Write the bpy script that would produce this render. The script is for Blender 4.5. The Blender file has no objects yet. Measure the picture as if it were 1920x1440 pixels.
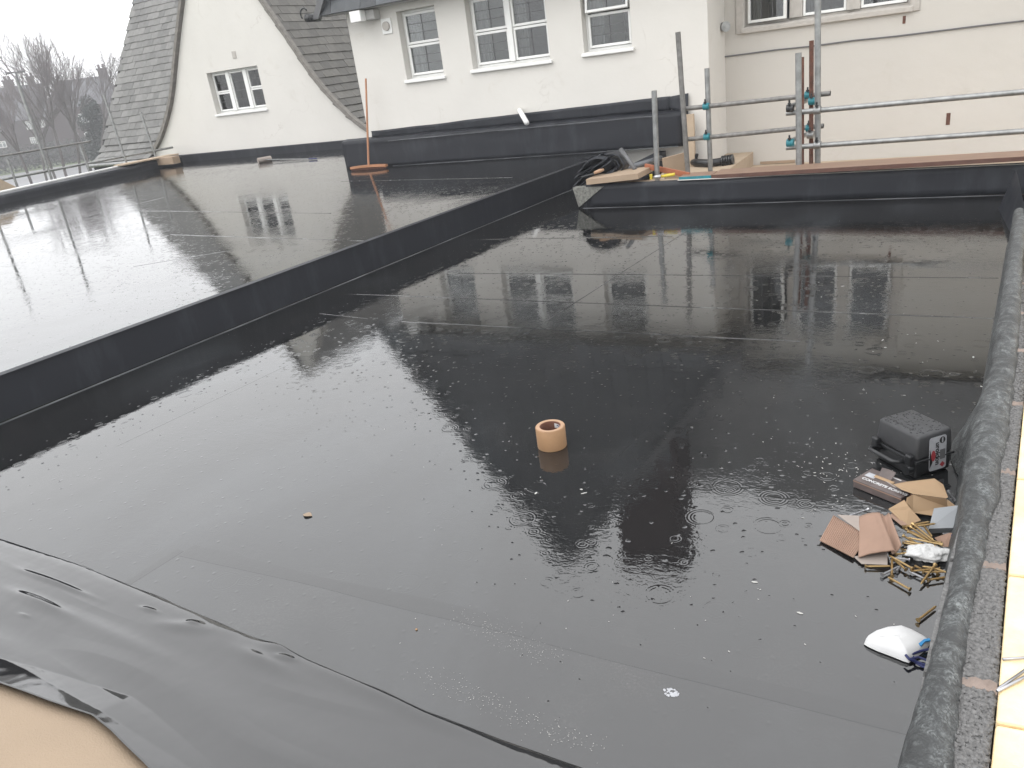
import bpy, bmesh, math, random
from mathutils import Vector, Matrix, Euler, noise
random.seed(7)
scene = bpy.context.scene
C = scene.collection

# ------------------------------------------------------------------ camera
F, PITCH, ROLL, YAW, H = 1461.54, .391479, .1353766, -.538384, 1.5   # focal length in px of the 1920 px wide photograph
_cy, _sy, _cp, _sp = math.cos(YAW), math.sin(YAW), math.cos(PITCH), math.sin(PITCH)
_r = Vector((_cy, -_sy, 0)); FWD = Vector((_sy*_cp, _cy*_cp, -_sp)); _d = FWD.cross(_r)
RIGHT = math.cos(ROLL)*_r + math.sin(ROLL)*_d
DOWN = -math.sin(ROLL)*_r + math.cos(ROLL)*_d
EYE = Vector((0, 0, H))
cam = bpy.data.cameras.new('camera'); camo = bpy.data.objects.new('camera', cam); C.objects.link(camo)
m3 = Matrix((RIGHT, -DOWN, -FWD)).transposed()
camo.matrix_world = Matrix.Translation(EYE) @ m3.to_4x4()
cam.sensor_fit = 'HORIZONTAL'; cam.sensor_width = 36; cam.lens = F/1920*36
cam.clip_start = .02; cam.clip_end = 3000
scene.camera = camo
scene.render.resolution_x, scene.render.resolution_y = 1024, 768

# ------------------------------------------------------------------ world: even overcast built on the sky texture
SUN_EL, SUN_ROT = math.radians(52), math.radians(200)
w = bpy.data.worlds.new('World'); scene.world = w; w.use_nodes = True
nt = w.node_tree; nt.nodes.clear()
sky = nt.nodes.new('ShaderNodeTexSky'); sky.sky_type = 'NISHITA'; sky.sun_disc = False
sky.sun_elevation = SUN_EL; sky.sun_rotation = SUN_ROT; sky.air_density = 1.0; sky.dust_density = 6; sky.ozone_density = 1
bw = nt.nodes.new('ShaderNodeRGBToBW'); mixw = nt.nodes.new('ShaderNodeMix'); mixw.data_type = 'RGBA'
mixw.inputs[0].default_value = .82
mixw.inputs[7].default_value = (26.5, 26.7, 27.1, 1)      # cloud deck, same units as the sky texture
bg = nt.nodes.new('ShaderNodeBackground'); bg.inputs[1].default_value = .1
wo = nt.nodes.new('ShaderNodeOutputWorld')
nt.links.new(sky.outputs[0], bw.inputs[0]); nt.links.new(bw.outputs[0], mixw.inputs[6])
nt.links.new(mixw.outputs[2], bg.inputs[0]); nt.links.new(bg.outputs[0], wo.inputs[0])

sun = bpy.data.lights.new('sun', 'SUN'); sun.energy = .8; sun.angle = math.radians(35); sun.color = (1, .97, .93)
suno = bpy.data.objects.new('sun', sun); C.objects.link(suno)
suno.rotation_euler = Euler((math.radians(90)-SUN_EL, 0, math.radians(-25)))
scene.view_settings.view_transform = 'Standard'; scene.view_settings.look = 'None'
scene.view_settings.exposure = 0.0; scene.view_settings.gamma = 1
scene.view_settings.use_curve_mapping = False
scene.render.engine = 'CYCLES'
scene.cycles.max_bounces = 6; scene.cycles.transparent_max_bounces = 12

# ------------------------------------------------------------------ pixel -> place helpers (full-size photograph pixels)
def ray(u, v): return RIGHT*((u-960)/F) + DOWN*((v-720)/F) + FWD
def gz(u, v, z=0.):
    d = ray(u, v); return EYE + d*((z-H)/d.z)
def gy(u, v, y):
    d = ray(u, v); return EYE + d*(y/d.y)
def gx(u, v, x):
    d = ray(u, v); return EYE + d*(x/d.x)

# ------------------------------------------------------------------ material helpers
MATS = {}
class N:
    def __init__(s, name):
        s.m = bpy.data.materials.new(name); s.m.use_nodes = True; s.t = s.m.node_tree
        s.b = s.t.nodes['Principled BSDF']; s.o = s.t.nodes['Material Output']; MATS[name] = s.m
        s.tc = s.n('ShaderNodeTexCoord')
    def n(s, typ, **kw):
        x = s.t.nodes.new(typ)
        for k, v in kw.items(): setattr(x, k, v)
        return x
    def l(s, a, b): s.t.links.new(a, b)
    def val(s, sock, v):
        if hasattr(v, 'is_output') or isinstance(v, bpy.types.NodeSocket): s.l(v, sock)
        else: sock.default_value = v
    def noise(s, scale, detail=4, rough=.55, vec=None, dist=0, stretch=None):
        x = s.n('ShaderNodeTexNoise'); x.inputs['Scale'].default_value = scale; x.inputs['Detail'].default_value = detail
        x.inputs['Roughness'].default_value = rough; x.inputs['Distortion'].default_value = dist
        v = vec or s.tc.outputs['Object']
        if stretch:
            mp = s.n('ShaderNodeMapping'); mp.inputs['Scale'].default_value = stretch; s.l(v, mp.inputs[0]); v = mp.outputs[0]
        s.l(v, x.inputs['Vector']); return x.outputs['Fac']
    def math(s, op, a, b=0., c=0., clamp=False):
        x = s.n('ShaderNodeMath', operation=op, use_clamp=clamp)
        s.val(x.inputs[0], a); s.val(x.inputs[1], b)
        if op in ('MULTIPLY_ADD', 'SMOOTH_MIN', 'COMPARE'): s.val(x.inputs[2], c)
        return x.outputs[0]
    def mapr(s, v, a, b, c=0., d=1.):
        x = s.n('ShaderNodeMapRange'); s.l(v, x.inputs[0])
        for i, q in enumerate((a, b, c, d)): x.inputs[i+1].default_value = q
        return x.outputs[0]
    def mix(s, f, a, b):
        x = s.n('ShaderNodeMix', data_type='RGBA'); s.val(x.inputs[0], f)
        for i, q in ((6, a), (7, b)):
            if isinstance(q, bpy.types.NodeSocket): s.l(q, x.inputs[i])
            else: x.inputs[i].default_value = (*q[:3], 1)
        return x.outputs[2]
    def col(s, c): s.val(s.b.inputs['Base Color'], c if isinstance(c, bpy.types.NodeSocket) else (*c, 1))
    def rough(s, r): s.val(s.b.inputs['Roughness'], r)
    def set(s, k, v): s.val(s.b.inputs[k], v)
    def bump(s, h, dist=1., strength=1.):
        x = s.n('ShaderNodeBump'); x.inputs['Strength'].default_value = strength; x.inputs['Distance'].default_value = dist
        s.l(h, x.inputs['Height']); s.l(x.outputs[0], s.b.inputs['Normal']); return x

KA = .64    # exposure under the bright sky put into the colours: dims every simple material
def simple(name, c, rough=.6, var=.15, scale=8, metal=0, bump=0, bscale=60, ior=None, objvar=0., stretch=None):
    s = N(name); c = tuple(q*KA for q in c)
    n = s.noise(scale, 5, stretch=stretch)
    k = s.mapr(n, .3, .7, 1-var, 1+var)
    if objvar:
        oi = s.n('ShaderNodeObjectInfo'); k = s.math('MULTIPLY', k, s.mapr(oi.outputs['Random'], 0, 1, 1-objvar, 1+objvar))
    hsv = s.n('ShaderNodeHueSaturation'); hsv.inputs['Color'].default_value = (*c, 1); s.l(k, hsv.inputs['Value'])
    s.col(hsv.outputs[0]); s.rough(rough); s.set('Metallic', metal)
    if ior: s.set('IOR', ior)
    if bump: s.bump(s.noise(bscale, 6), bump, 1)
    return s.m

# wet EPDM membrane with a film of rain water
def membrane_wet(name, ripple=1., rk=1., base=(.009, .0092, .0096)):
    s = N(name)
    P = s.tc.outputs['Object']
    big = s.noise(.9, 3)
    patch = s.noise(1.5, 3, dist=.5)
    mask = s.mapr(patch, .42, .64, .24, 1.1)
    swell = s.math('MULTIPLY', s.noise(2.2, 2), .0014*ripple)
    rip1 = s.math('MULTIPLY', s.noise(20, 2, dist=.6, stretch=(1, 1.6, 1)), .00042*ripple)
    rip2 = s.math('MULTIPLY', s.noise(55, 2, dist=.5, stretch=(1, 1.5, 1)), .00025*ripple)
    rip = s.math('MULTIPLY', s.math('ADD', rip1, rip2), mask)
    h = s.math('ADD', swell, rip)
    for sc, kr, amp, rmax, on_t in ((4.9, 520., .00008, .050, .5), (9.1, 600., .00007, .022, .5), (7.7, 0, .0008, 0, .6), (15.3, 0, .0005, 0, .65)):
        vo = s.n('ShaderNodeTexVoronoi', feature='F1'); vo.inputs['Scale'].default_value = sc
        vo.voronoi_dimensions = '2D'; s.l(P, vo.inputs['Vector'])
        d = s.math('DIVIDE', vo.outputs['Distance'], sc)
        sep = s.n('ShaderNodeSeparateColor'); s.l(vo.outputs['Color'], sep.inputs[0])
        on = s.math('GREATER_THAN', sep.outputs[1], on_t)
        if kr:
            R0 = s.mapr(sep.outputs[0], 0, 1, .004, rmax)           # ring radius of this drop
            dd = s.math('SUBTRACT', d, R0)
            env = s.math('EXPONENT', s.math('MULTIPLY', s.math('MULTIPLY', dd, dd), -9000.))
            ring = s.math('MULTIPLY', s.math('SINE', s.math('MULTIPLY', dd, kr)), env)
        else:
            ring = s.math('EXPONENT', s.math('MULTIPLY', s.math('MULTIPLY', d, d), -1./(.0055**2)))   # fresh impact pit
        h = s.math('ADD', h, s.math('MULTIPLY', s.math('MULTIPLY', ring, on), amp*ripple))
    s.bump(h, 1, 1)
    dust = s.noise(2.5, 6, .65, dist=.3)
    fine = s.noise(130, 3, .7)
    dm = s.math('MULTIPLY', s.mapr(dust, .52, .72), s.mapr(fine, .5, .7), clamp=True)
    smear = s.math('MULTIPLY', s.mapr(s.noise(.8, 5, .6, dist=.8, stretch=(1, .6, 1)), .5, .68), s.mapr(s.noise(40, 3, .6), .3, .7, .5, 1.), clamp=True)
    c1 = s.mix(s.math('MULTIPLY', smear, .55), base, (.045, .050, .054))
    s.col(s.mix(s.math('MULTIPLY', dm, .35), c1, (.16, .15, .14)))
    s.rough(s.math('ADD', s.mapr(big, .35, .7, .006*rk, .03*rk), s.math('MULTIPLY', smear, .03*rk))); s.set('IOR', 1.86)
    return s.m
membrane_wet('wet_roof'); membrane_wet('wet_upper_roof', 1.25, .25)

s = N('membrane')                                  # dry-side upstands
n1 = s.noise(6, 6, .6, stretch=(1, 1, .25)); n2 = s.noise(1.3, 4)
s.col(s.mix(s.mapr(n1, .5, .74, 0, .5), (.0145, .016, .0205), (.048, .052, .060)))
s.rough(s.mapr(n2, .3, .7, .42, .62)); s.set('IOR', 1.35); s.bump(s.noise(4, 3), .004)
s = N('membrane_seam'); s.col(s.mix(s.mapr(s.noise(2.5, 4), .4, .65), (.035, .037, .042), (.12, .125, .135))); s.rough(.45)
s = N('seam_lap')
s.col(s.mix(s.mapr(s.noise(3, 4), .5, .66), (.014, .014, .015), (.075, .075, .075))); s.rough(s.mapr(s.noise(5, 3), .4, .6, .03, .3)); s.set('IOR', 1.7)
s = N('lap_soft'); s.col((.010, .0102, .0107)); s.rough(s.mapr(s.noise(3, 4), .35, .65, .015, .06)); s.set('IOR', 1.84)
s.bump(s.math('MULTIPLY', s.noise(30, 2), .0003), 1)
s = N('sheet')                                     # loose wet sheet in front
s.col((.013, .013, .0135)); s.rough(s.mapr(s.noise(1.4, 3), .3, .7, .025, .07)); s.set('IOR', 1.8)
s.bump(s.math('ADD', s.math('MULTIPLY', s.noise(4, 3), .004), s.math('MULTIPLY', s.noise(300, 2), .00003)), 1)
s = N('scuffed_membrane')                          # dusty, chalk-streaked roll on the parapet
f1 = s.noise(14, 6, .7, dist=1.6); f2 = s.noise(70, 4, .7, dist=2.2)
k = s.math('MULTIPLY', s.mapr(f1, .42, .66), s.mapr(f2, .42, .6), clamp=True)
s.col(s.mix(k, (.038, .040, .041), (.20, .215, .215))); s.rough(.5)
s.bump(s.math('ADD', s.math('MULTIPLY', f2, .002), s.math('MULTIPLY', f1, .01)), 1)

def render_wall(name, c):
    s = N(name)
    n1 = s.noise(1.1, 6, .6); n2 = s.noise(9, 6, .65); n3 = s.noise(3.2, 7, .75, dist=.8)
    stain = s.mapr(n3, .58, .70, 0, .35)
    a = s.mix(s.mapr(n1, .3, .7), tuple(q*.95 for q in c), c)
    a = s.mix(stain, a, tuple(q*k for q, k in zip(c, (.80, .77, .72))))
    vo = s.n('ShaderNodeTexVoronoi', feature='DISTANCE_TO_EDGE'); vo.inputs['Scale'].default_value = .75
    wob = s.n('ShaderNodeVectorMath', operation='ADD')
    nz = s.n('ShaderNodeTexNoise'); nz.inputs['Scale'].default_value = 2.4; nz.inputs['Detail'].default_value = 5
    s.l(s.tc.outputs['Object'], nz.inputs['Vector']); s.l(nz.outputs['Color'], wob.inputs[0]); s.l(s.tc.outputs['Object'], wob.inputs[1])
    s.l(wob.outputs[0], vo.inputs['Vector'])
    crack = s.math('MULTIPLY', s.mapr(vo.outputs['Distance'], 0, .010, .5, 0), s.mapr(n1, .5, .6), clamp=True)
    a = s.mix(crack, a, (.45, .42, .38))
    s.col(a); s.rough(.85)
    s.bump(s.math('ADD', s.math('MULTIPLY', n2, .006), s.math('MULTIPLY', s.noise(2, 3), .02)), 1, .6)
    return s.m
render_wall('white_render', (.60, .58, .543)); render_wall('cream_render', (.485, .462, .425))
simple('white_paint', (1.12, 1.12, 1.09), .35, .03)
simple('stone_sill', (.62, .58, .53), .7, .1, 14)
simple('soffit', (.62, .61, .59), .7, .05)
simple('slate', (.175, .172, .162), .5, .18, 5, objvar=.28, bump=.004, bscale=30)
simple('slate_brown', (.125, .117, .10), .6, .22, 5, objvar=.25, bump=.004, bscale=30)
simple('slate_mass', (.15, .15, .148), .55, .3, 4)
simple('slate_blue', (.072, .080, .088), .5, .2, 5, objvar=.3, bump=.004, bscale=30)
simple('slate_under', (.03, .03, .03), .9, .1)
simple('verge_mortar', (.27, .25, .225), .9, .25, 12)
simple('lead', (.16, .16, .165), .5, .1)
simple('case_lid', (.05, .051, .054), .55, .15, 40)
simple('dark_plastic', (.018, .019, .021), .35, .1)
simple('galvanised', (.40, .405, .40), .42, .25, 14, metal=.75)
simple('galvanised_dull', (.27, .262, .25), .55, .3, 18, metal=.4)
simple('rust', (.17, .075, .05), .8, .4, 30, metal=.2)
simple('teal_paint', (.02, .25, .30), .45, .2, 20)
simple('brown_board', (.30, .19, .13), .55, .25, 6, stretch=(1, 20, 20))
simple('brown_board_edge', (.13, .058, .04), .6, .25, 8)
simple('orange_wood', (.52, .24, .12), .5, .15, 9)
simple('red_board', (.46, .155, .075), .55, .12, 9)
simple('tan_board', (.47, .35, .245), .8, .08, 5)
simple('pale_board', (.60, .47, .34), .8, .1, 7)
simple('osb', (.43, .325, .225), .75, .05, 3, bump=.0015, bscale=200)
simple('grey_foam', (.26, .26, .235), .9, .4, 40, bump=.02, bscale=50)
simple('cardboard', (.46, .31, .18), .8, .08, 7)
simple('cardboard_pink', (.40, .255, .185), .8, .1, 7)
simple('cardboard_grey', (.42, .36, .32), .8, .1, 7)
simple('carton_print', (.135, .105, .098), .5, .25, 25)
simple('white_print', (.8, .8, .8), .5, .02)
simple('black_print', (.015, .015, .016), .5, .02)
simple('red_print', (.42, .05, .06), .5, .1)
simple('label_grey', (.50, .51, .54), .4, .2, 30)
simple('blue_print', (.02, .07, .30), .5, .1)
simple('sky_blue_print', (.02, .28, .62), .5, .1)
simple('pale_carton', (.36, .38, .40), .5, .08)
simple('navy', (.02, .028, .13), .6, .1)
simple('tape', (.47, .275, .14), .55, .06, 20)
simple('tape_side', (.54, .34, .21), .6, .06, 20)
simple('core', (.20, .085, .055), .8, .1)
simple('mask_white', (.86, .86, .86), .85, .02)
simple('tissue', (.85, .85, .84), .9, .04, 20, bump=.01, bscale=60)
simple('brass', (.62, .43, .20), .35, .25, 80, metal=.75)
simple('steel', (.62, .62, .64), .3, .1, metal=.9)
simple('yellow_grip', (.78, .60, .05), .45, .05)
simple('aggregate', (.20, .197, .195), .8, .45, 120)
simple('mortar', (.36, .285, .245), .9, .2, 30, bump=.006, bscale=80)
s = N('cream_stone')
n1 = s.noise(7, 6, .6); n2 = s.noise(60, 4)
s.col(s.mix(s.mapr(n1, .4, .75), (.86, .70, .44), (.72, .52, .27))); s.rough(.85); s.bump(s.math('ADD', s.math('MULTIPLY', n1, .012), s.math('MULTIPLY', n2, .002)), 1)
simple('brick_far', (.085, .06, .058), .9, .2, .4)
simple('roof_far', (.15, .152, .165), .8, .15, .3)
simple('bark', (.12, .105, .10), .95, .25, 3)
simple('twig', (.22, .19, .19), .95, .25, 1)
simple('evergreen', (.045, .06, .05), .8, .4, 1)
simple('hedge', (.055, .06, .045), .9, .4, 1)
simple('grass', (.13, .17, .07), .9, .3, .6)
simple('asphalt', (.10, .10, .105), .25, .2, .5)
simple('path_wet', (.30, .30, .31), .3, .12, .4)
simple('curtain', (.55, .55, .53), .9, .05, 2, stretch=(14, 1, .3))
simple('room', (.24, .24, .25), .9, .15, 2)
simple('fleck', (.62, .61, .58), .7, .2)
simple('leaf_brown', (.36, .27, .19), .7, .2)
s = N('glass'); s.t.nodes.remove(s.b)
tr = s.n('ShaderNodeBsdfTransparent'); tr.inputs[0].default_value = (.78, .8, .8, 1)
gl = s.n('ShaderNodeBsdfGlossy'); gl.inputs['Roughness'].default_value = .02
fr = s.n('ShaderNodeFresnel'); fr.inputs[0].default_value = 1.65
ms = s.n('ShaderNodeMixShader'); s.l(fr.outputs[0], ms.inputs[0]); s.l(tr.outputs[0], ms.inputs[1]); s.l(gl.outputs[0], ms.inputs[2]); s.l(ms.outputs[0], s.o.inputs[0])

# ------------------------------------------------------------------ mesh helpers
def tag(o, label=None, cat=None, group=None, kind=None):
    if label: o['label'] = label
    if cat: o['category'] = cat
    if group: o['group'] = group
    if kind: o['kind'] = kind
    return o
def empty(name, loc=(0, 0, 0), rz=0, label=None, cat=None, group=None):
    o = bpy.data.objects.new(name, None); C.objects.link(o); o.location = loc; o.rotation_euler.z = rz
    o.empty_display_size = .1
    return tag(o, label, cat, group)
def link(name, me, mat=None, parent=None):
    o = bpy.data.objects.new(name, me); C.objects.link(o)
    if mat and not me.materials: me.materials.append(MATS[mat])
    if parent: o.parent = parent
    return o
class MB:
    def __init__(s): s.v = []; s.f = []
    def add(s, vs, fs):
        k = len(s.v); s.v += [tuple(v) for v in vs]; s.f += [tuple(i+k for i in f) for f in fs]; return s
    def box(s, x0, x1, y0, y1, z0, z1, M=None):
        vs = [Vector((x, y, z)) for z in (z0, z1) for y in (y0, y1) for x in (x0, x1)]
        if M: vs = [M @ v for v in vs]
        return s.add(vs, [(0, 2, 3, 1), (4, 5, 7, 6), (0, 1, 5, 4), (2, 6, 7, 3), (0, 4, 6, 2), (1, 3, 7, 5)])
    def tube(s, p0, p1, r0, r1=None, n=10, cap=True):
        p0, p1 = Vector(p0), Vector(p1); r1 = r0 if r1 is None else r1
        a = (p1-p0).normalized(); b = a.orthogonal().normalized(); c = a.cross(b)
        vs = []
        for p, r in ((p0, r0), (p1, r1)):
            vs += [p + (b*math.cos(t) + c*math.sin(t))*r for t in [2*math.pi*i/n for i in range(n)]]
        fs = [(i, (i+1) % n, n+(i+1) % n, n+i) for i in range(n)]
        if cap: fs += [tuple(reversed(range(n))), tuple(range(n, 2*n))]
        return s.add(vs, fs)
    def path(s, pts, r, n=8, closed=False):
        pts = [Vector(p) for p in pts]; rs = r if isinstance(r, (list, tuple)) else [r]*len(pts)
        rings = []; up = None
        for i, p in enumerate(pts):
            t = (pts[min(i+1, len(pts)-1)] - pts[max(i-1, 0)]).normalized()
            if up is None: up = t.orthogonal().normalized()
            up = (up - t*up.dot(t)).normalized(); c = t.cross(up)
            rings.append([p + (up*math.cos(q) + c*math.sin(q))*rs[i] for q in [2*math.pi*k/n for k in range(n)]])
        fs = []
        for i in range(len(pts)-1):
            for k in range(n): fs.append((i*n+k, i*n+(k+1) % n, (i+1)*n+(k+1) % n, (i+1)*n+k))
        fs += [tuple(reversed(range(n))), tuple(range((len(pts)-1)*n, len(pts)*n))]
        return s.add([v for r_ in rings for v in r_], fs)
    def prism(s, poly, a, b, f):            # poly of 2D pts, f(p, t) -> 3D, swept from t=a to t=b
        n = len(poly); vs = [f(p, a) for p in poly] + [f(p, b) for p in poly]
        return s.add(vs, [tuple(range(n)), tuple(reversed(range(n, 2*n)))] + [(i, n+i, n+(i+1) % n, (i+1) % n) for i in range(n)])
    def quad(s, a, b, c, d): return s.add([a, b, c, d], [(0, 1, 2, 3)])
    def mesh(s, name, smooth=False, bevel=0, seg=2, recalc=True):
        me = bpy.data.meshes.new(name); me.from_pydata(s.v, [], s.f)
        bm = bmesh.new(); bm.from_mesh(me)
        if recalc: bmesh.ops.recalc_face_normals(bm, faces=bm.faces)
        if bevel: bmesh.ops.bevel(bm, geom=list(bm.edges), offset=bevel, segments=seg, affect='EDGES', profile=.5)
        bm.to_mesh(me); bm.free()
        if smooth:
            for p in me.polygons: p.use_smooth = True
        return me
    def build(s, name, mat, parent=None, smooth=False, bevel=0, seg=2):
        me = s.mesh(name, smooth, bevel, seg); return link(name, me, mat, parent)
def sharp(o, ang=40):
    bm = bmesh.new(); bm.from_mesh(o.data)
    for e in bm.edges:
        if len(e.link_faces) == 2 and e.calc_face_angle(0) > math.radians(ang): e.smooth = False
    bm.to_mesh(o.data); bm.free()
    for p in o.data.polygons: p.use_smooth = True
    return o
def boxobj(name, mat, parent, *b, bevel=0, M=None, seg=2): return MB().box(*b, M=M).build(name, mat, parent, bevel=bevel, seg=seg)
def grid(name, f, nu, nv, mat, parent=None, thick=0):
    vs = [f(i/nu, j/nv) for j in range(nv+1) for i in range(nu+1)]
    fs = [(j*(nu+1)+i, j*(nu+1)+i+1, (j+1)*(nu+1)+i+1, (j+1)*(nu+1)+i) for j in range(nv) for i in range(nu)]
    m = MB(); m.add(vs, fs); me = m.mesh(name, True, recalc=False); o = link(name, me, mat, parent)
    if thick:
        md = o.modifiers.new('solid', 'SOLIDIFY'); md.thickness = thick; md.offset = -1
    return o
def text(name, body, mat, parent, M, size, depth=.0006, bold=False):
    cu = bpy.data.curves.new(name, 'FONT'); cu.body = body; cu.size = size; cu.extrude = depth; cu.align_x = 'CENTER'; cu.align_y = 'CENTER'
    if bold: cu.offset = size*.03
    to = bpy.data.objects.new(name, cu); C.objects.link(to)
    me = bpy.data.meshes.new_from_object(to.evaluated_get(bpy.context.evaluated_depsgraph_get()))
    bpy.data.objects.remove(to); me.transform(M); me.materials.clear()
    return link(name, me, mat, parent)
def cut(o, boxes):
    """boolean away boxes (window openings) from a wall"""
    m = MB()
    for b in boxes: m.box(*b)
    co = m.build('cutter', None); co.parent = o.parent; bpy.context.view_layer.update(); md = o.modifiers.new('b', 'BOOLEAN'); md.operation = 'DIFFERENCE'; md.object = co; md.solver = 'EXACT'
    me = bpy.data.meshes.new_from_object(o.evaluated_get(bpy.context.evaluated_depsgraph_get()))
    o.modifiers.clear(); o.data = me; bpy.data.objects.remove(co)
def copy_tree(o, parent=None):
    c = o.copy(); C.objects.link(c); c.parent = parent
    for ch in list(o.children): copy_tree(ch, c)
    return c

ZU = .25                       # upper roof level
YU, YF, YR, YG, YL = 9.80, 9.95, 10.74, 13.09, 7.44
RX = lambda y: .092*y - 4.715  # step between the two roofs
PX = lambda y: .02 + .052*y    # foot of the right parapet

# ================================================================== THE SETTING
GZ = -3.2
g = grid('ground', lambda a, b: (-500+700*a, -200+700*b, GZ), 1, 1, 'grass'); tag(g, kind='structure')

# lower roof sheet
def roofgrid(name, poly, z, mat):
    m = MB(); m.add([(x, y, z) for x, y in poly], [tuple(range(len(poly)))])
    o = m.build(name, mat); tag(o, kind='structure')
    if o.data.polygons[0].normal.z < 0: o.data.flip_normals()
    return o
lower = roofgrid('lower_roof', [(-5.2, -1.5), (.75, -1.5), (.75, YL+.15), (-3.1, YL+.15), (-3.1, 9.9), (-5.2, 9.9)], 0, 'wet_roof')
upper = roofgrid('upper_roof', [(RX(-1.5)-.01, -1.5), (RX(9.95)-.01, 9.95), (-8.0, 9.95), (-8.0, 15), (-16.2, 15), (-15.85, 12.6), (-14.95, 8.0), (-13.2, -1.5)], ZU, 'wet_upper_roof')

def strip(name, parent, p, q, wd, h, mat='seam_lap', z0=0., sag=0):
    p, q = Vector(p), Vector(q); L = (q-p).length; d = (q-p).normalized(); nrm = Vector((-d.y, d.x, 0)); n = max(2, int(L/.12))
    m = MB(); vs = []
    for i in range(n+1):
        c = p.lerp(q, i/n); ww = wd*(.75+.5*noise.noise(Vector((c.x*2, c.y*2, 3))))
        off = nrm*(.006*noise.noise(Vector((c.x*1.3, c.y*1.3, 9))))
        for a, zz in ((-.5, .0003), (-.12, h), (.3, h), (.5, .0003)):
            k = c + off + nrm*(a*ww); vs.append((k.x, k.y, z0+zz))
    fs = [(i*4+j, i*4+j+1, (i+1)*4+j+1, (i+1)*4+j) for i in range(n) for j in range(3)]
    m.add(vs, fs); return m.build(name, mat, parent)
for (a, b, wd) in [((651, 551), (1865, 597), .03), ((753, 603), (1500, 640), .03), ((859, 512), (1872, 521), .03), ((890, 449), (1260, 443), .04),
                   ((540, 684), (219, 836), .02), ((754, 535), (830, 502), .016), ((972, 635), (1290, 432), .018), ((1147, 868), (1262, 750), .012),
                   ((600, 588), (690, 598), .012), ((350, 1032), (1000, 1185), .08), ((1003, 1186), (1760, 1375), .08), ((238, 1094), (338, 1031), .046)]:
    P, Q = gz(*a), gz(*b); broad = wd > .045
    strip('seam', lower, P, Q, wd*(1 if broad else .75), .00035 if broad else (.0004 if a in ((540, 684), (1147, 868)) else .0012), 'lap_soft' if broad or a in ((540, 684), (1147, 868)) else 'seam_lap')
for (a, b) in [((320, 440), (690, 452)), ((250, 395), (620, 400)), ((640, 340), (960, 333)), ((100, 420), (330, 365)), ((250, 500), (430, 470))]:
    strip('seam', upper, gz(*a, ZU), gz(*b, ZU), .035, .0016, 'seam_lap', ZU)

# step (upstand) between upper and lower roof
st = empty('roof_step', (RX(5), 5, 0), 0, 'long low black membrane upstand stepping between the two flat roofs', 'upstand')
def stepface(a, b):
    y = -1.5 + 11.5*a; return (RX(y)+.004*noise.noise(Vector((y*.7, 0, 0)))-RX(5), y-5, .008+b*(ZU+.004-.008))
f = grid('upstand_face', stepface, 60, 3, 'membrane', st)
m = MB(); m.box(-.05, .012, -6.5, 5.0, ZU+.0015, ZU+.007)
o = m.build('drip_edge', 'membrane', st); sh = Matrix(((1, .092, 0, 0), (0, 1, 0, 0), (0, 0, 1, 0), (0, 0, 0, 1))); o.data.transform(sh)
o = strip('base_weld', st, (RX(0)+.01, 0, 0), (RX(8.6)+.01, 8.6, 0), .022, .004, 'membrane_seam')
o.data.transform(Matrix.Translation((-RX(5), -5, 0)))

# black boxed upstand along the main house wall
bx0, bx1 = -8.31, -2.95
fu = empty('wall_upstand', (0, 0, 0), 0, 'tall black membrane boxed upstand along foot of the white house wall', 'upstand')
grid('upstand_face', lambda a, b: (bx0+(bx1-bx0)*a, YU+.012*noise.noise(Vector((a*9, b*2, 1))), ZU+b*.40), 60, 8, 'membrane', fu, .01)
grid('upstand_end', lambda a, b: (bx0+.004*noise.noise(Vector((a*9, b*9, 4))), YU+1.6*(1-a), ZU+b*.37), 10, 6, 'scuffed_membrane', fu, .01)
grid('top_fold', lambda a, b: (bx0+(bx1-bx0)*a, YU+.13*b, ZU+.40+.03*b+.006*noise.noise(Vector((a*20, b, 5)))), 60, 3, 'membrane', fu, .006)
def flash(a, b):
    x = -7.80+(4.68)*a; top = .765+.075*a+.02*noise.noise(Vector((a*6, 0, 8)))
    return (x, YF-.018+.008*noise.noise(Vector((a*14, b*2, 2))), ZU+.42+b*(top-ZU-.42))
grid('wall_flashing', flash, 60, 4, 'membrane', fu, .004)
grid('torn_corner', lambda a, b: (-3.14+.25*a, YF-.03-.05*a*(1-b), .70+.135*b+.02*a-(.12*a*(1-b))), 4, 4, 'membrane', fu, .003)
strip('base_weld', fu, (-7.4, YU-.012, ZU), (-3.95, YU-.012, ZU), .03, .005, 'membrane_seam', ZU)
m = MB(); m.path([(bx0+.9, YU-.014, ZU+.365), (-6, YU-.014, ZU+.372), (-3.3, YU-.014, ZU+.385)], .006, 6); m.build('lap_line', 'membrane_seam', fu)
boxobj('end_board', 'pale_board', fu, bx1+.02, bx1+.15, YU-.02, YU+.03, -.05, .62)
strip('foot_patch', fu, (-3.95, YU-.02, ZU), (-3.0, YU-.02, ZU+.0), .09, .01, 'scuffed_membrane', ZU)

# foot of the left gable: black kerb
boxobj('gable_kerb', 'membrane', None, -16.1, -8.2, YG-.06, YG+.02, ZU-.1, ZU+.16, bevel=.015)
tag(bpy.data.objects['gable_kerb'], 'thin black membrane kerb along the foot of the gabled wall', 'kerb')

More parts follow.
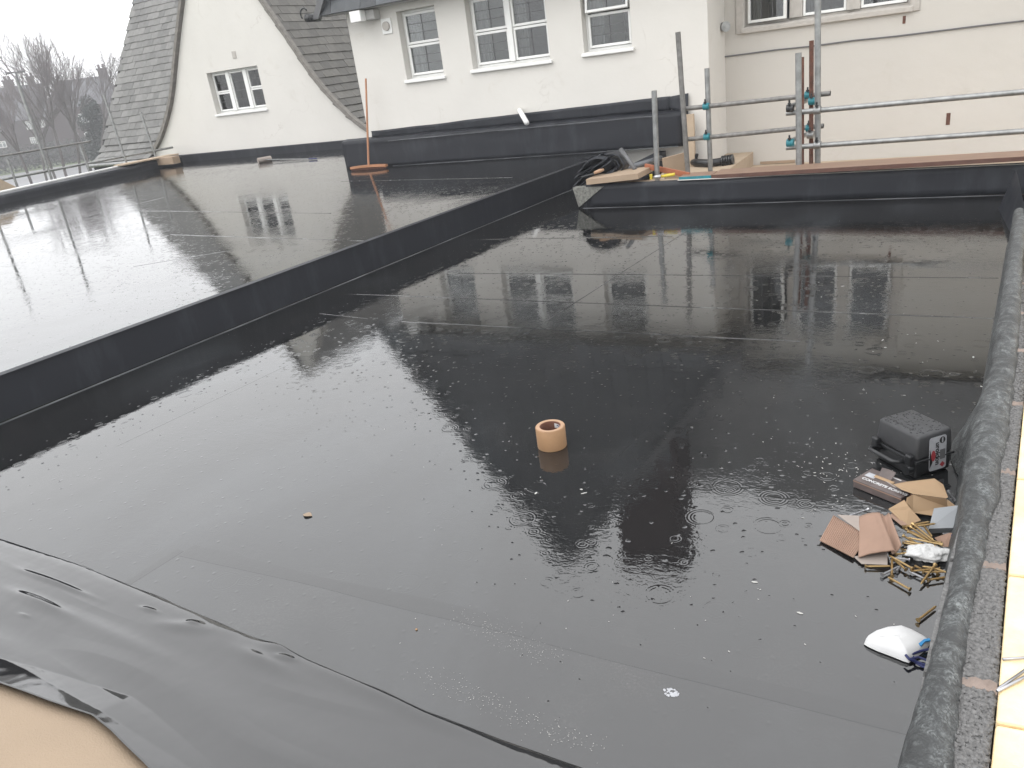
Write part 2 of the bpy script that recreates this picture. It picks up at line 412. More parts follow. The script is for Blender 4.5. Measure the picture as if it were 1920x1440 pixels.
# low upstand in front of the scaffold deck
lu = empty('deck_upstand', (0, 0, 0), 0, 'black membrane upstand below the brown timber board at the right', 'upstand')
lx0, lx1 = -3.36, .55
grid('upstand_face', lambda a, b: (lx0+.1+(lx1-lx0-.1)*a, YL+.006*noise.noise(Vector((a*8, b*3, 1))), .003+b*(.236+.01*a)), 50, 4, 'membrane', lu, .01)
strip('base_weld', lu, (lx0+.05, YL-.012, 0), (.4, YL-.012, 0), .02, .004, 'membrane_seam')
strip('fixing_strip', lu, (-2.3, YL-.006, .236), (.5, YL-.006, .246), .03, .006, 'stone_sill', .238)
m = MB(); m.prism([(0, 0), (.34, 0), (.05, -.20)], 0, .10, lambda p, t: (lx0-.04+p[0], YL-.02+t, .215+p[1])); m.build('cut_foam_end', 'grey_foam', lu)
m = MB(); m.box(lx0+.1, 1.6, YL+.01, YL+.25, .0, .215); m.build('deck_body', 'pale_board', lu)
m = MB(); m.box(-2.3, 6, YL+.25, 10.75, -.5, -.17).box(-3.3, -2.3, YL+.25, 10.74, -.5, .0); tag(m.build('deck_floor', 'pale_board'), kind='structure')
m = MB(); m.box(-3.3, -3.2, YL+.01, YU+.1, -.3, .2); m.build('deck_side', 'membrane', lu)

# left-hand kerb of the upper roof
lk = empty('roof_edge_kerb', (0, 0, 0), 0, 'black membrane kerb with pale metal trim along far left roof edge', 'kerb')
EX = lambda y: -14.95 - .185*(y-8.0)
def kerb(a, b):
    y = 3+10.0*a; pr = [(0, 0), (0, .17), (-.12, .19), (-.30, .19)]; i = min(2, int(b*3)); t = b*3-i
    p = Vector(pr[i]).lerp(Vector(pr[i+1]), t); return (EX(y)+p.x, y, ZU-.02+p.y+.008*noise.noise(Vector((y*1.5, b, 1))))
grid('kerb_membrane', kerb, 60, 9, 'membrane', lk)
m = MB(); m.path([(EX(y)-.31, y, ZU+.185) for y in (3, 8, 13)], .022, 8); m.build('metal_trim', 'white_paint', lk)

# ================================================================== BUILDINGS
def window(parent, x0, x1, z0, z1, yw, depth, lights, label=None, leads=(2, 3), sillmat='white_paint', sill_h=.05, open_light=None, mull=.07, framemat='white_paint'):
    """timber window set back in a wall opening; lights = list of transom heights (fraction) or None"""
    wd = link('window', bpy.data.meshes.new('window'), None, parent)
    y = yw+depth
    fr = MB(); t = .035
    fr.box(x0, x0+t, y, y+.06, z0, z1).box(x1-t, x1, y, y+.06, z0, z1).box(x0+t, x1-t, y, y+.06, z1-t, z1).box(x0+t, x1-t, y, y+.06, z0, z0+t)
    n = len(lights); iw = (x1-x0-2*t-(n-1)*mull)/n
    xs = [(x0+t+i*(iw+mull), x0+t+i*(iw+mull)+iw) for i in range(n)]
    for i in range(n-1): fr.box(xs[i][1], xs[i+1][0], y-.05, y+.06, z0+t, z1-t)
    me = fr.mesh('window', bevel=.004, seg=1); me.materials.append(MATS[framemat]); wd.data = me
    for i, tr in enumerate(lights):
        a, b = xs[i]; zz = [z0+t, z1-t] if tr is None else [z0+t, z0+t+tr*(z1-z0-2*t), z1-t]
        for k in range(len(zz)-1):
            c0, c1 = zz[k]+.004, zz[k+1]-.004
            s_ = MB(); q = .032
            s_.box(a+.003, a+q, -.025, .02, c0, c1).box(b-q, b-.003, -.025, .02, c0, c1).box(a+q, b-q, -.025, .02, c1-q, c1).box(a+q, b-q, -.025, .02, c0, c0+q)
            M = Matrix.Translation((0, y, 0))
            if open_light and open_light[0] == i and open_light[1] == k:
                if open_light[2] == 'top':
                    M = Matrix.Translation((0, y, c1)) @ Matrix.Rotation(math.radians(-12), 4, 'X') @ Matrix.Translation((0, 0, -c1))
                else:
                    M = Matrix.Translation((a, y-.02, 0)) @ Matrix.Rotation(math.radians(-14), 4, 'Z') @ Matrix.Translation((-a, 0, 0))
            me = s_.mesh('sash', bevel=.004, seg=1); me.transform(M); link('sash', me, 'white_paint', wd)
            p = MB(); p.box(a+q-.004, b-q+.004, -.004, .002, c0+q-.004, c1-q+.004); me = p.mesh('pane'); me.transform(M); link('pane', me, 'glass', wd)
            ld = MB(); lr = .0035
            for j in range(1, leads[0]): xx = a+q+(b-a-2*q)*j/leads[0]; ld.box(xx-lr, xx+lr, -.009, -.0045, c0+q, c1-q)
            nz = leads[1] if len(zz) == 3 else leads[1]*2
            for j in range(1, nz): z_ = c0+q+(c1-c0-2*q)*j/nz; ld.box(a+q, b-q, -.0095, -.0048, z_-lr, z_+lr)
            me = ld.mesh('lead_came'); me.transform(M); link('lead_came', me, 'lead', wd)
    sl = MB(); sl.prism([(-.045, -sill_h), (-.045, -.012), (depth, .012), (depth, -sill_h)], x0-.03, x1+.03, lambda p, tt: (tt, yw+p[0], z0+p[1]))
    sl.build('sill', sillmat, wd, bevel=.006, seg=1)
    rm = MB(); e = .15     # room behind
    X0, X1, Y0, Y1, Z0_, Z1_ = x0-e, x1+e, y+.07, y+1.4, z0-.3, z1+.2
    rm.quad((X0, Y1, Z0_), (X1, Y1, Z0_), (X1, Y1, Z1_), (X0, Y1, Z1_)).quad((X0, Y0, Z0_), (X0, Y1, Z0_), (X0, Y1, Z1_), (X0, Y0, Z1_))
    rm.quad((X1, Y0, Z0_), (X1, Y1, Z0_), (X1, Y1, Z1_), (X1, Y0, Z1_)).quad((X0, Y0, Z0_), (X1, Y0, Z0_), (X1, Y1, Z0_), (X0, Y1, Z0_)).quad((X0, Y0, Z1_), (X1, Y0, Z1_), (X1, Y1, Z1_), (X0, Y1, Z1_))
    rm.build('room_lining', 'room', wd)
    for i in range(n):
        a, b = xs[i]
        grid('curtain', lambda u, v: (a-.02+.3*(b-a)*u, y+.15+.018*math.sin(u*16), z0+.02+(z1-z0)*v), 18, 1, 'curtain', wd)
    return wd

# slate coursing on a swept roof surface ------------------------------------------------
SL = {}
def slate_mesh(wd, ln, th=.018):
    k = (round(wd, 3), round(ln, 3))
    if k not in SL:
        m = MB(); m.box(-wd/2+.002, wd/2-.002, 0, ln, -th, 0); me = m.mesh('slate'); SL[k] = me
    return SL[k]
def slates(parent, frame, length, width_range, gauge, wd, mat, lim, seedv, stuff_name='slate_mass'):
    """frame(s, t) -> (point, along, up) with s along the course, t up the slope; lim(s,t) True = its own object"""
    rnd = random.Random(seedv); rows = int(length/gauge); rest = MB(); me0 = slate_mesh(wd, gauge*1.75).copy(); me0.materials.append(MATS[mat])
    for r in range(rows):
        t = r*gauge; s0, s1 = width_range(t); k = int((s1-s0)/wd)+1; off = (r % 2)*.5*wd
        for i in range(-1, k+1):
            sc = s0+off+(i+.5)*wd
            if sc-wd/2 < s0-.001 or sc+wd/2 > s1+wd*.45: continue
            P, A, U = frame(sc, t); Nn = A.cross(U).normalized()
            tilt = math.radians(3.6+rnd.uniform(-.7, 1.0)); U2 = (U*math.cos(tilt) - Nn*math.sin(tilt)).normalized(); N2 = A.cross(U2).normalized()
            rot = Matrix.Rotation(rnd.uniform(-.012, .012), 3, N2)
            M = Matrix.Translation(P + N2*(.026+rnd.uniform(0, .004))) @ (rot @ Matrix((A, U2, N2)).transposed()).to_4x4()
            M = M @ Matrix.Translation((0, rnd.uniform(-.006, .006), 0))
            if lim(sc, t):
                o = link('slate', me0, None, parent); o.matrix_local = M
            else:
                rest.box(-wd/2+.002, wd/2-.002, 0, gauge*1.75, -.012, 0, M=M)
    if rest.v:
        tag(rest.build('upper_slates', 'slate_mass' if mat == 'slate' else mat, parent), kind='stuff')
def profile_frame(pts, mk):
    """pts 2D polyline (outward run, height) from the eave up; mk(p2, d2, s) -> P, A, U"""
    seg = []; acc = 0
    for a, b in zip(pts[:-1], pts[1:]):
        L = math.hypot(b[0]-a[0], b[1]-a[1]); seg.append((acc, L, a, b)); acc += L
    def fr(s, t):
        for (t0, L, a, b) in seg:
            if t <= t0+L or (t0, L, a, b) == seg[-1]:
                k = (t-t0)/L; p = (a[0]+(b[0]-a[0])*k, a[1]+(b[1]-a[1])*k); d = ((b[0]-a[0])/L, (b[1]-a[1])/L); return mk(p, d, s)
    return fr, acc

# ---- main white block with slate-hung gable
mh = empty('white_house', (-5.26, YF, GZ), 0, 'white rendered house block with slate hung gable, windows in a row above black upstand', 'house')
MI = Matrix.Translation((5.26, -YF, -GZ))
def into(o, inv):                       # built in world coordinates, parented without moving
    o.matrix_parent_inverse = inv; return o
class Par:                              # collects world-space children of a thing placed at its base
    pass
def adopt(root):
    inv = Matrix.Translation(-root.location)
    for o in root.children: o.matrix_parent_inverse = inv
XL, XR = -7.88, -2.64
wall = boxobj('wall', 'white_render', mh, XL, XR, YF, 16, GZ, 2.6)
wins = [(-7.0, -6.36, 1.42, 2.31), (-5.88, -4.70, 1.44, 2.33), (-4.22, -3.58, 1.46, 2.33)]
cut(wall, [(a, b, YF-.5, YF+1.9, c, d) for a, b, c, d in wins])
window(mh, *wins[0], YF, .13, [.5]); window(mh, *wins[1], YF, .13, [.5, .5]); window(mh, *wins[2], YF, .13, [.5], open_light=(0, 1, 'top'))
boxobj('soffit', 'soffit', mh, -8.2, -2.3, YF-.22, YF+.002, 2.40, 2.43)
# gable triangle and roof body
AX, AZ = -5.22, 6.45
m = MB(); m.prism([(-8.2, 2.43), (-2.3, 2.43), (AX, AZ-.08)], YF-.12, 15.5, lambda p, t: (p[0], t, p[1])); m.build('roof', 'slate_mass', mh)
gs = MB(); gs.box(-8.1, -2.35, YF-.13, YF-.121, 2.43, 2.5); gb = gs.build('hung_slates', 'slate_under', mh)
pf, LL = profile_frame([(-.26, 2.40), (-.15, 2.72), (-.14, AZ)], lambda p, d, s_: (Vector((s_, YF+p[0], p[1])), Vector((1, 0, 0)), Vector((0, d[0], d[1]))))
hw = lambda t: max(.02, 2.98*(1-(t)/(AZ-2.36)))
slates(gb, pf, LL-.1, lambda t: (AX-hw(t), AX+hw(t)), .19, .27, 'slate_blue', lambda s_, t: t < .62, 3)
bb = MB()
for sx in (-1, 1):
    bb.prism([(AX+sx*3.05, 2.38), (AX+sx*2.93, 2.38), (AX, AZ-.06), (AX, AZ+.1)], YF-.30, YF-.24, lambda p, t: (p[0], t, p[1]))
bb.build('bargeboard', 'lead', mh)
gu = MB(); gu.path([(-8.30, YF-.36, 2.41), (-8.30, YF-.1, 2.41)], .055, 10).path([(-8.36+.07*math.cos(a), YF-.33, 2.47+.075*math.sin(a)) for a in [i*.3 for i in range(2, 14)]], .012, 6)
gu.build('gutter', 'dark_plastic', mh, smooth=True)
ch = MB(); ch.box(-4.74, -3.62, 11.0, 11.7, 4, 7.05).box(-4.80, -3.56, 10.94, 11.76, 7.05, 7.2)
for i in range(3): ch.tube((-4.5+.32*i, 11.35, 7.2), (-4.5+.32*i, 11.35, 7.42), .1, .085, 12)
ch.build('chimney', 'brick_far', mh)
ov = MB(); ov.path([gy(974, 207, YF), gy(975, 208, YF-.08), gy(988, 231, YF-.30)], .034, 12)
ov.build('overflow_pipe', 'white_paint', mh, smooth=True)
adopt(mh)
# security light and vent on the wall
lt = empty('security_light', gy(690, 28, YF-.02), 0, 'white bulkhead security light under the slate eave', 'light')
boxobj('lamp_body', 'soffit', lt, -.02, .2, -.13, .02, -.075, .055, bevel=.012); boxobj('lens', 'white_paint', lt, -.13, .06, -.26, -.132, -.085, .06, bevel=.01)
vt = empty('vent_cover', gy(726, 49, YF), 0, 'square white extractor vent cover below the security light', 'vent')
boxobj('plate', 'white_paint', vt, -.085, .085, -.02, .0, -.10, .10, bevel=.006)
mm = MB(); mm.tube((0, -.045, 0), (0, -.02, 0), .058, .062, 20); mm.build('louvre', 'stone_sill', vt)

# ---- right wing
rw = empty('cream_wing', (.8, YR, GZ), 0, 'cream rendered wing set back at right, triple stone mullioned window', 'house')
wall = boxobj('wall', 'cream_render', rw, XR+.001, 6, YR, 15, GZ, 3.05)
rwin = (-2.40, -.56, 1.50, 2.55)
cut(wall, [(rwin[0], rwin[1], YR-.5, YR+1.9, rwin[2], rwin[3])])
window(rw, *rwin, YR, .10, [None, None, None], leads=(3, 2), sillmat='stone_sill', sill_h=.07, open_light=(0, 0, 'side'), mull=.15, framemat='stone_sill')
sr = MB(); sr.box(rwin[0]-.1, rwin[0]-.002, YR-.02, YR+.004, 1.43, 2.65).box(rwin[1]+.002, rwin[1]+.1, YR-.02, YR+.004, 1.43, 2.65); sr.build('stone_surround', 'stone_sill', rw, bevel=.008, seg=1)
rf = MB(); rf.prism([(10.5, 2.98), (15.3, 2.98), (12.9, 6.6)], XR-1.5, 6.3, lambda p, t: (t, p[0], p[1])); rf.build('roof', 'slate_mass', rw)
m = MB(); m.path([gy(1340, 150, YR-.03), gy(1337, 120, YR-.03), gy(1341, 108, YR-.03)] + [gy(u, v, YR-.012) for u, v in ((1362, 106), (1460, 93), (1520, 87), (1600, 76), (1680, 68), (1760, 58), (1840, 48), (1920, 39), (2100, 20))], .009, 6)
m.build('wall_cable', 'lead', rw)
for (u, v, uu, vv) in ((1776, 212, 1780, 234), (1694, 30, 1697, 44)):
    boxobj('bare_patch', 'rust', rw, *(sorted((gy(u, v, YR).x-.006, gy(uu, vv, YR).x+.004))), YR-.004, YR+.002, gy(uu, vv, YR).z, gy(u, v, YR).z, bevel=.001)
adopt(rw)
sb = empty('wall_lamp', gy(1358, 52, YR), 0, 'small round grey lamp on bracket in the wall corner', 'light')
mm = MB(); mm.tube((0, .0, 0), (0, -.1, 0), .035, n=14); mm.build('bracket', 'lead', sb, smooth=False)
mm = MB(); mm.tube((-.02, -.09, .01), (.07, -.2, .01), .045, .06, 16); mm.build('lamp_head', 'galvanised', sb)

# ---- left gabled house
lh = empty('gabled_house', (-14.5, YG, GZ), 0, 'white gabled house with steep swept slate roof at the left', 'house')
GC = -13.57
def chaikin(p, k=2):
    for _ in range(k):
        q = [p[0]]
        for a, b in zip(p[:-1], p[1:]): q += [(a[0]*.75+b[0]*.25, a[1]*.75+b[1]*.25), (a[0]*.25+b[0]*.75, a[1]*.25+b[1]*.75)]
        p = q+[p[-1]]
    return p
prof = [(3.35, .45), (2.95, .72), (2.6, 1.05), (2.1, 1.62), (1.58, 2.52), (1.02, 3.42), (0, 4.95)]
prof = chaikin(prof)
poly = [(GC-3.2, GZ), (GC-3.2, .35)] + [(GC-w_, z_) for w_, z_ in prof[:-1]] + [(GC, 4.95)] + [(GC+w_, z_) for w_, z_ in reversed(prof[:-1])] + [(GC+3.3, .35), (GC+3.3, GZ)]
m = MB(); m.prism(poly, YG, YG+.5, lambda p, t: (p[0], t, p[1])); wall = m.build('wall', 'white_render', lh)
gw = (-14.46, -12.93, 1.20, 2.05)
cut(wall, [(gw[0], gw[1], YG-.5, YG+.45, gw[2], gw[3])])
cut(wall, [(gw[0]-.3, gw[1]+.3, YG+.24, YG+1, gw[2]-.4, gw[3]+.3)])
window(lh, *gw, YG, .14, [.5, None, .5], leads=(2, 2), mull=.10)
boxobj('vent_hole', 'stone_sill', lh, gy(434, 96, YG).x, gy(441, 96, YG).x, YG-.012, YG+.01, gy(437, 110, YG).z, gy(437, 96, YG).z, bevel=.003)
# right slope
vm = MB()
for sx in (-1, 1):
    pp = [(GC+sx*(w_+.03), z_-.02) for w_, z_ in prof]; qq = [(GC+sx*(w_+.07), z_+.05) for w_, z_ in prof]
    vm.prism(pp+list(reversed(qq)), YG-.09, YG+.02, lambda p, t: (p[0], t, p[1]))
vm.build('verge', 'verge_mortar', lh)
m = MB(); pp = [(GC+w_+.0, z_+.0) for w_, z_ in prof]; m.prism(pp + [(GC, .45)], YG+.51, 19, lambda p, t: (p[0], t, p[1])); rs = m.build('side_slope', 'slate_under', lh)
fr, LL = profile_frame([(w_, z_) for w_, z_ in prof], lambda p, d, s_: (Vector((GC+p[0], s_, p[1])), Vector((0, 1, 0)), Vector((d[0], 0, d[1]))))
def ss_lim(s_, t): return t < 3.9 and s_ < YG+3.4
slates(rs, fr, LL, lambda t: (YG-.07, YG+5.6), .19, .26, 'slate_brown', ss_lim, 5)
# front-facing slope to the left of the gable
fp = chaikin([(-.22, .40), (.02, .56), (.24, .80), (2.9, 4.95)])
x0 = -19.05
m = MB(); m.prism([(YG+a, b-.03) for a, b in fp] + [(YG+2.9, .37)], x0, GC-1.0, lambda p, t: (t, p[0], p[1])); rs2 = m.build('front_slope', 'slate_under', lh)
# clip the part that would stand in front of the gable wall: sweep only to the verge
rs2.data.clear_geometry()
m = MB()
steps = 40
fr2, LL2 = profile_frame(fp, lambda p, d, s_: (Vector((s_, YG+p[0], p[1])), Vector((1, 0, 0)), Vector((0, d[0], d[1]))))
def vergeL(z):
    for (w0, z0), (w1, z1) in zip(prof[:-1], prof[1:]):
        if z <= z1: return GC-(w0+(w1-w0)*max(0, (z-z0))/(z1-z0))
    return GC
def wr(t):
    P, A, U = fr2(0, t); return (x0, vergeL(P.z)+(.55 if t > .45 else -.02))
for i in range(steps):
    t0, t1 = LL2*i/steps, LL2*(i+1)/steps; a, b = fr2(0, t0)[0], fr2(0, t1)[0]
    xa, xb = wr(t0)[1], wr(t1)[1]
    m.quad((x0, a.y, a.z-.02), (xa, a.y, a.z-.02), (xb, b.y, b.z-.02), (x0, b.y, b.z-.02))
rs2.data = m.mesh('front_slope'); rs2.data.materials.append(MATS['slate_under'])
slates(rs2, fr2, LL2, wr, .185, .22, 'slate', lambda s_, t: t < 4.3, 9)
m = MB(); m.prism([(YG+.0, GZ), (YG+.3, GZ), (YG+.3, .5), (YG+.0, .37)], x0+.3, GC-3.2, lambda p, t: (t, p[0], p[1])); m.build('side_wall', 'white_render', lh)
m = MB(); m.prism([(YG+.1, .40), (YG+.22, .70), (YG+2.9, 4.9), (YG+5.8, .4)], x0+.12, x0+.16, lambda p, t: (t, p[0], p[1])); m.build('end_wall', 'verge_mortar', lh)
m = MB(); m.path([(x0-.05, YG-.27, .36), (GC-3.3, YG-.27, .36)], .045, 10); m.build('gutter', 'galvanised', lh, smooth=True)
boxobj('fascia', 'membrane', lh, x0, GC-3.25, YG-.19, YG-.13, .13, .33)
adopt(lh)

exec_after = []
# ================================================================== RIGHT PARAPET
pp_ = empty('parapet_wall', (.2, 3, 0), 0, 'low parapet at right of blocks and cream stone capped by scuffed membrane roll', 'wall')
ZP = .225
# block inner/outer lines and stone line, from where they show on the parapet top
bl = [gz(u, v, ZP) for u, v in ((1775, 1440), (1796, 1250), (1813, 1153), (1840, 1027), (1864, 930), (1879, 837), (1891, 764), (1905, 640), (1916, 480))]
def interp(pts, y):
    if y <= pts[0].y:
        a, b = pts[0], pts[1]
    elif y >= pts[-1].y:
        a, b = pts[-2], pts[-1]
    else:
        for a, b in zip(pts[:-1], pts[1:]):
            if a.y <= y <= b.y: break
    return a.x+(b.x-a.x)*(y-a.y)/(b.y-a.y)
fl = [gz(u, v, 0) for u, v in ((1699, 1430), (1740, 1290), (1766, 1150), (1783, 1000), (1800, 890), (1836, 780), (1850, 690), (1872, 560), (1889, 460), (1894, 430))]
BLX = lambda y: interp(bl, y)
FLX = lambda y: interp(fl, y)
def roll(a, b):
    y = .9+4.9*a
    xf, xb = FLX(y), BLX(y)+.012
    wob = .005*noise.noise(Vector((y*6, b*2, 1)))+.005*noise.noise(Vector((y*17, b*5, 2)))
    # profile: foot -> face -> rounded crest -> tucked behind
    if b < .45:
        k = b/.45; x = xf+(-.004+.012*math.sin(k*math.pi))+.35*(xb-xf)*k*k*.5; z = .002+(ZP-.01)*k
    else:
        k = (b-.45)/.55; th = math.pi*(1-k)
        xs = xf+.35*(xb-xf)*.5; r = (xb-xs)/2; x = xs+r+r*math.cos(th); z = ZP-.012+(.03+.25*r)*math.sin(th)
    return (x+wob*(b > .05), y, max(.002, z+wob*.6*(b > .05)))
ro = grid('membrane_roll', roll, 220, 26, 'scuffed_membrane', pp_)
# bulge of loose membrane behind the tool case
def bulge(a, b):
    y = 2.62+.62*a; base = FLX(y); k = math.sin(math.pi*a)
    x = base+.03-(.085*k)*(1-b)**1.2; z = .004+b*.23*(.75+.25*k)
    return (x, y, z+.006*noise.noise(Vector((a*6, b*6, 2))))
grid('loose_fold', bulge, 24, 14, 'scuffed_membrane', pp_)
# far corner drape
def drape(a, b):
    p0 = gz(1872, 392, 0).lerp(gz(1896, 440, 0), a); p1 = gy(1905, 318, 7.2).lerp(gz(1925, 400, .26), a)
    q = p0.lerp(p1, b); q.z += .04*math.sin(b*3)*math.sin(a*7); return q
grid('corner_drape', drape, 26, 12, 'membrane', pp_)
# blocks
rnd = random.Random(4)
ys = [.55, gz(1840, 1285, ZP).y, gz(1860, 1060, ZP).y, gz(1885, 885, ZP).y, gz(1900, 757, ZP).y, 3.35, 3.8, 4.25, 4.7, 5.15, 5.6]
sl_ = [gz(u, v, ZP) for u, v in ((1857, 1440), (1864, 1372), (1874, 1299), (1881, 1207), (1891, 1051), (1906, 896), (1918, 789))]
SX = lambda y: interp(sl_, y) if y < 3.0 else interp(sl_, 3.0)+.045*(y-3.0)
ico = bmesh.new(); bmesh.ops.create_icosphere(ico, subdivisions=1, radius=1); iv = [v.co.copy() for v in ico.verts]; iff = [tuple(v.index for v in f_.verts) for f_ in ico.faces]; ico.free()
for a, b in zip(ys[:-1], ys[1:]):
    y0, y1 = a+.008, b-.008
    m = MB(); m.add([(BLX(y0)-.06, y0, 0), (SX(y0)-.004, y0, 0), (SX(y1)-.004, y1, 0), (BLX(y1)-.06, y1, 0)] + [(BLX(y0)-.06, y0, ZP-.004), (SX(y0)-.004, y0, ZP-.004), (SX(y1)-.004, y1, ZP-.004), (BLX(y1)-.06, y1, ZP-.004)],
                     [(0, 3, 2, 1), (4, 5, 6, 7), (0, 1, 5, 4), (2, 3, 7, 6), (0, 4, 7, 3), (1, 2, 6, 5)])
    blk = m.build('block', 'aggregate', pp_)
    m = MB(); n = int((y1-y0)*(SX(y0)-BLX(y0)+.03)*(60000 if y0 < 2.4 else 20000))
    for i in range(min(n, 4200)):
        y = rnd.uniform(y0+.002, y1-.002); x = rnd.uniform(BLX(y)-.02, SX(y)-.006)
        r = rnd.uniform(.0026, .0062); s3 = (r*rnd.uniform(.8, 1.3), r*rnd.uniform(.8, 1.3), r*rnd.uniform(.6, 1.1))
        m.add([(x+v.x*s3[0], y+v.y*s3[1], ZP-.003+v.z*s3[2]) for v in iv], iff)
    ag = m.build('aggregate', 'aggregate', blk); tag(ag, kind='stuff')
for y in ys[1:-1]:
    m = MB(); h_ = .011
    pts = []
    for k in range(9):
        t = k/8; x = BLX(y)-.03+(SX(y)-BLX(y)+.026)*t; pts.append((x, y-h_-.006*rnd.random(), y+h_+(.012 if k > 4 else .004)*rnd.random()))
    vs = [(x, a, ZP-.002+.004*rnd.random()) for x, a, b in pts] + [(x, b, ZP-.001+.004*rnd.random()) for x, a, b in pts] + [(x, a, ZP-.08) for x, a, b in pts]
    fs = [(i, i+1, 10+i, 9+i) for i in range(8)] + [(18+i, 19+i, i+1, i) for i in range(8)]
    m.add(vs, fs); m.build('mortar_joint', 'mortar', pp_)
yy = [.3, gz(1880, 1368, ZP).y, gz(1905, 1088, ZP).y+.0, gz(1912, 905, ZP).y, 3.1, 3.6, 4.1, 4.6, 5.1, 5.6]
for a, b in zip(yy[:-1], yy[1:]):
    y0, y1 = a+.005, b-.005
    m = MB(); m.add([(SX(y0)+.001, y0, 0), (SX(y0)+.105, y0+.012, 0), (SX(y1)+.105, y1+.012, 0), (SX(y1)+.001, y1, 0)] + [(SX(y0)+.001, y0, ZP+.014), (SX(y0)+.105, y0+.012, ZP+.012), (SX(y1)+.105, y1+.012, ZP+.012), (SX(y1)+.001, y1, ZP+.014)],
                     [(0, 3, 2, 1), (4, 5, 6, 7), (0, 1, 5, 4), (2, 3, 7, 6), (0, 4, 7, 3), (1, 2, 6, 5)])
    m.build('stone', 'cream_stone', pp_, bevel=.006, seg=2)
m = MB(); m.box(.06, .5, .2, 6.5, GZ, -.02); m.build('wall_body', 'mortar', pp_)
adopt(pp_)
for (a, b, lab) in (((1870, 1296), (1935, 1262), 'bent steel wall tie lying on cream stone beside a mortar joint'), ((1880, 1236), (1935, 1232), 'straight steel wall tie resting on the cream stone parapet edge')):
    P, Q = gz(*a, ZP+.018), gz(*b, ZP+.022); d = (Q-P).normalized(); n_ = Vector((-d.y, d.x, 0))
    m = MB(); m.path([P, Q], .0032, 8)
    if 'bent' in lab: m.path([P, P+d*.012+n_*.004-Vector((0, 0, .0)), Q+n_*.012], .0032, 8)
    tag(m.build('wall_tie', 'steel', None, smooth=True), lab, 'wall tie')

# ================================================================== LOOSE SHEET AND BOARD IN FRONT
EDGE = [gz(u, v, 0) for u, v in ((-250, 935), (0, 1010), (140, 1056), (280, 1112), (420, 1172), (560, 1230), (680, 1285), (800, 1340), (940, 1390), (1090, 1440), (1250, 1500))]
def edge_y(x):
    for a, b in zip(EDGE[:-1], EDGE[1:]):
        if a.x <= x <= b.x: return a.y+(b.y-a.y)*(x-a.x)/(b.x-a.x)
    return EDGE[0].y if x < EDGE[0].x else EDGE[-1].y
LOW = [gz(u, v, .035) for u, v in ((-300, 1225), (-120, 1262), (0, 1297), (60, 1318), (100, 1333), (150, 1349), (180, 1358), (215, 1385), (240, 1410), (275, 1443), (330, 1500), (420, 1580))]
def low_y(x):
    if x >= LOW[-1].x: return max(.3, LOW[-1].y-(x-LOW[-1].x)*.6)
    for a, b in zip(LOW[:-1], LOW[1:]):
        if a.x <= x <= b.x: return a.y+(b.y-a.y)*(x-a.x)/(b.x-a.x)
    return LOW[0].y
def bumpf(x, y, cx, cy, lx, ly, ang, h):
    c, s_ = math.cos(ang), math.sin(ang); dx, dy = x-cx, y-cy; u = (c*dx+s_*dy)/lx; v = (-s_*dx+c*dy)/ly
    return h*math.exp(-u*u-v*v)
SLITS = [(gz(u, v, .02).x, gz(u, v, .02).y, lx, ly, hh, an) for u, v, lx, ly, hh, an in ((100, 1092, .17, .010, .010, -.02), (70, 1132, .15, .018, .014, -.04), (278, 1140, .035, .008, .006, .02), (361, 1164, .024, .009, .006, .1), (533, 1228, .03, .009, .007, .06), (45, 1155, .03, .006, .004, 0), (210, 1190, .3, .03, .006, -.05))]
def zsheet(x, y):
    e = edge_y(x); d = max(0., e-y)
    lift = .012*(1-math.exp(-d*40))
    z = .002+lift+.03*max(0, d-.05)+.14*max(0, d-.42)
    z += .012*noise.noise(Vector((x*1.4, y*3, 1)))*min(1, d*5)
    cr = noise.noise(Vector((x*.9+3, y*4.5, 6))); z += .007*max(0, 1-abs(cr)*7)*min(1, d*4)*(.4+noise.noise(Vector((x*2, y*2, 2))))
    w1 = gz(90, 1115, .03); w2 = gz(60, 1165, .05); w3 = gz(480, 1235, .02)
    z += bumpf(x, y, w2.x-.1, w2.y-.03, .35, .05, -.1, -.012)
    z += bumpf(x, y, w3.x, w3.y+.01, .10, .022, -.10, .007) + bumpf(x, y, w3.x-.35, w3.y+.03, .10, .022, .2, .006)
    for (u, v, lx, ly, hh, an) in SLITS: z += bumpf(x, y, u, v, lx, ly, an, hh)
    z += .32*max(0., low_y(x)+.11-y)*max(0., min(1., (-1.2-x)*1.5))
    rg = gz(330, 1260, .08); z += bumpf(x, y, rg.x, rg.y, .9, .07, -.10, .007)
    rg = gz(700, 1370, .04); pass
    # gap at the edge where the sheet stands off the roof
    z += bumpf(x, e-y, -1.15, 0, .30, .03, 0, .012) + bumpf(x, e-y, -1.62, 0, .06, .02, 0, .012)
    return z
def sheet(a, b):
    x = -4.3+3.95*a; y1 = edge_y(x)+.004*noise.noise(Vector((x*7, 0, 0))); y0 = low_y(x)
    k = b**.85; y = y0+(y1-y0)*k; return (x, y, zsheet(x, y))
sh = grid('loose_membrane_sheet', sheet, 420, 200, 'sheet', None, .0016)
tag(sh, 'loose wet black membrane sheet with folds in the front left corner', 'membrane')
def board(a, b):
    x = -4.3+4.0*a; e = low_y(x)+.05; y = -.35+(e+.35)*b; return (x, y, zsheet(x, max(y, low_y(x)))-.010-.001*(1-b))
o = grid('insulation_board', board, 60, 12, 'osb', None, .05); tag(o, 'beige insulation board showing under the sheet in the bottom left corner', 'board')
m = MB(); m.box(-4.4, .05, -1.2, .45, -.2, -.01); o = m.build('near_deck', 'osb', None); tag(o, kind='structure')

